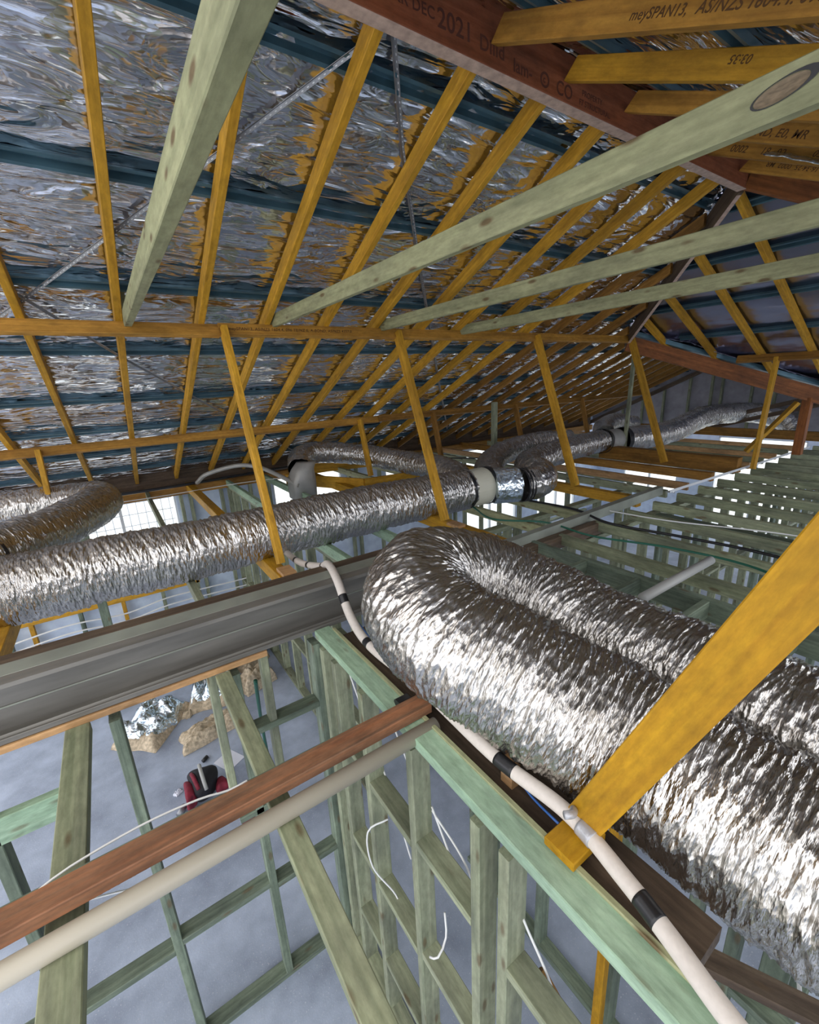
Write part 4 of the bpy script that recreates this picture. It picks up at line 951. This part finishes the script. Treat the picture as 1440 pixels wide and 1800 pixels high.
# paper sheet
o = timber('paper_sheet', (0.33, 4.37, -3.752), (0.44, 4.16, -3.752), 0.21, 0.001, 'paper', c=0.0002); tag(o, 'white sheet of paper lying on the slab beyond the tool bag', 'paper')
# tool bag
tb = empty('tool_bag', 0.10, 3.98, -3.755); tag(tb, 'dark red and black open tool bag on the slab', 'bag')
def lump(name, cx, cy, cz, rx, ry, rz, mat, seed, parent, n=18):
    vs = []; fs = []
    for i in range(n + 1):
        ph = math.pi * i / n
        for j in range(n * 2):
            th = math.pi * j / n
            k = 1 + 0.18 * math.sin(3 * th + seed) * math.sin(ph) + 0.1 * math.sin(5 * ph + seed * 2)
            sx_, sy_ = math.sin(ph) * math.cos(th), math.sin(ph) * math.sin(th)
            e = 0.75
            vs.append((rx * k * math.copysign(abs(sx_) ** e, sx_), ry * k * math.copysign(abs(sy_) ** e, sy_), rz * math.copysign(abs(math.cos(ph)) ** e, math.cos(ph))))
    for i in range(n):
        for j in range(n * 2): fs.append((i * 2 * n + j, (i + 1) * 2 * n + j, (i + 1) * 2 * n + (j + 1) % (2 * n), i * 2 * n + (j + 1) % (2 * n)))
    return mesh_obj(name, vs, fs, mat, Matrix.Translation((cx, cy, cz + Z0)), parent, True)
lump('bag_body', 0.10, 4.0, -3.63, 0.12, 0.14, 0.12, 'bagblack', 1, tb)
lump('side_pocket', -0.03, 3.93, -3.64, 0.045, 0.12, 0.10, 'bagred', 2, tb)
lump('side_pocket', 0.25, 3.92, -3.68, 0.055, 0.07, 0.06, 'bagred', 3, tb)
tube('handle', [(0.11, 3.84, -3.58), (0.10, 3.92, -3.46), (0.10, 4.03, -3.45), (0.10, 4.14, -3.56)], 0.017, 'greypvc', tb, n=10)
tube('pocket_flap', [(0.05, 3.86, -3.56), (0.03, 3.97, -3.50), (0.02, 4.07, -3.54)], 0.018, 'bagred', tb, n=8)
o = tube('torch', [(-0.15, 3.86, -3.725), (-0.09, 3.93, -3.72)], 0.028, 'galv', n=14); tag(o, 'small metal can lying beside the tool bag', 'can')
o = tube('offcut', [(0.15, 4.40, -3.735), (0.2, 4.44, -3.735)], 0.02, 'black', n=8); tag(o, 'small black offcut on the slab beyond the tool bag', 'scrap')
o = tube('level_tool', [(0.32, 3.40, -3.72), (0.62, 3.55, -3.72)], 0.03, 'bagred', n=8); tag(o, 'long dark red tool on the slab below the orange beam', 'tool')
# lower right brown board
o = timber('sloping_board', (1.50, 0.38, -2.2), (1.75, 0.02, -2.3), 0.09, 0.04, 'brown'); tag(o, 'dark brown board at the lower right under the lagged pipe', 'board')
o = timber('brace_board', (0.83, 0.62, -1.95), (0.87, 0.12, -2.35), 0.09, 0.03, 'amber'); tag(o, 'brown sloping board in the stud bay nearest the camera', 'board')
o = timber('yellow_stud', (1.62, 0.80, -1.5), (1.62, 0.78, -3.7), 0.045, 0.05, 'brightyellow', None, up=(1, 0, 0)); tag(o, 'bright yellow upright under the near strut between green studs', 'stud')
# foil tail hanging among near rafters
tf = foil_sheet('foil_tail', 'narrow strip of loose silver foil between the lettered near rafters', lambda X, Y: zN(0) + TP * Y - FO + 0.045 + 0.3 * (X - 3.6), 3.50, 3.66, 0.3, 1.32,
           lambda x, y: x > 0, 'batfoil', [0.1, 0.7, 1.4], 'y', 33, 0.02)
del tf['kind']; tf['category'] = 'foil strip'
GROUPS = {'roof_rafter': 'rafters of the long foil slope', 'jack_rafter': 'jack rafters beside the hip', 'lower_roof_rafter': 'rafters of the lower far roof',
          'near_rafter': 'rafters of the near slope', 'hip_jack_rafter': 'jack rafters of the hip slope', 'roof_batten': 'teal roof battens', 'collar_tie': 'pale green tie beams',
          'underpurlin': 'underpurlins', 'roof_strut': 'long yellow struts', 'short_strut': 'short struts near the eave', 'ceiling_joist': 'ceiling joists', 'strutting_beam': 'strutting beams',
          'stud_wall': 'open stud walls', 'flexible_duct': 'silver flexible ducts', 'bracing_strap': 'steel bracing straps', 'cable': 'loose cables', 'insulation_scrap': 'insulation scraps',
          'insulation_batt': 'silver faced insulation pieces', 'rubble_piece': 'scraps on the slab', 'raking_timber': 'dark raking timbers', 'ridge_prop': 'upright props', 'duct_junction': 'duct junctions',
          'steel_channel': 'steel beams', 'packer_block': 'packers at strut feet', 'hip_rafter': 'hip rafters'}
for o_ in bpy.data.objects:
    b_ = o_.name.split('.')[0]
    if o_.parent is None and b_ in GROUPS: o_['group'] = GROUPS[b_]
print('objects', len(bpy.data.objects), 'top', sum(1 for o in bpy.data.objects if o.parent is None))
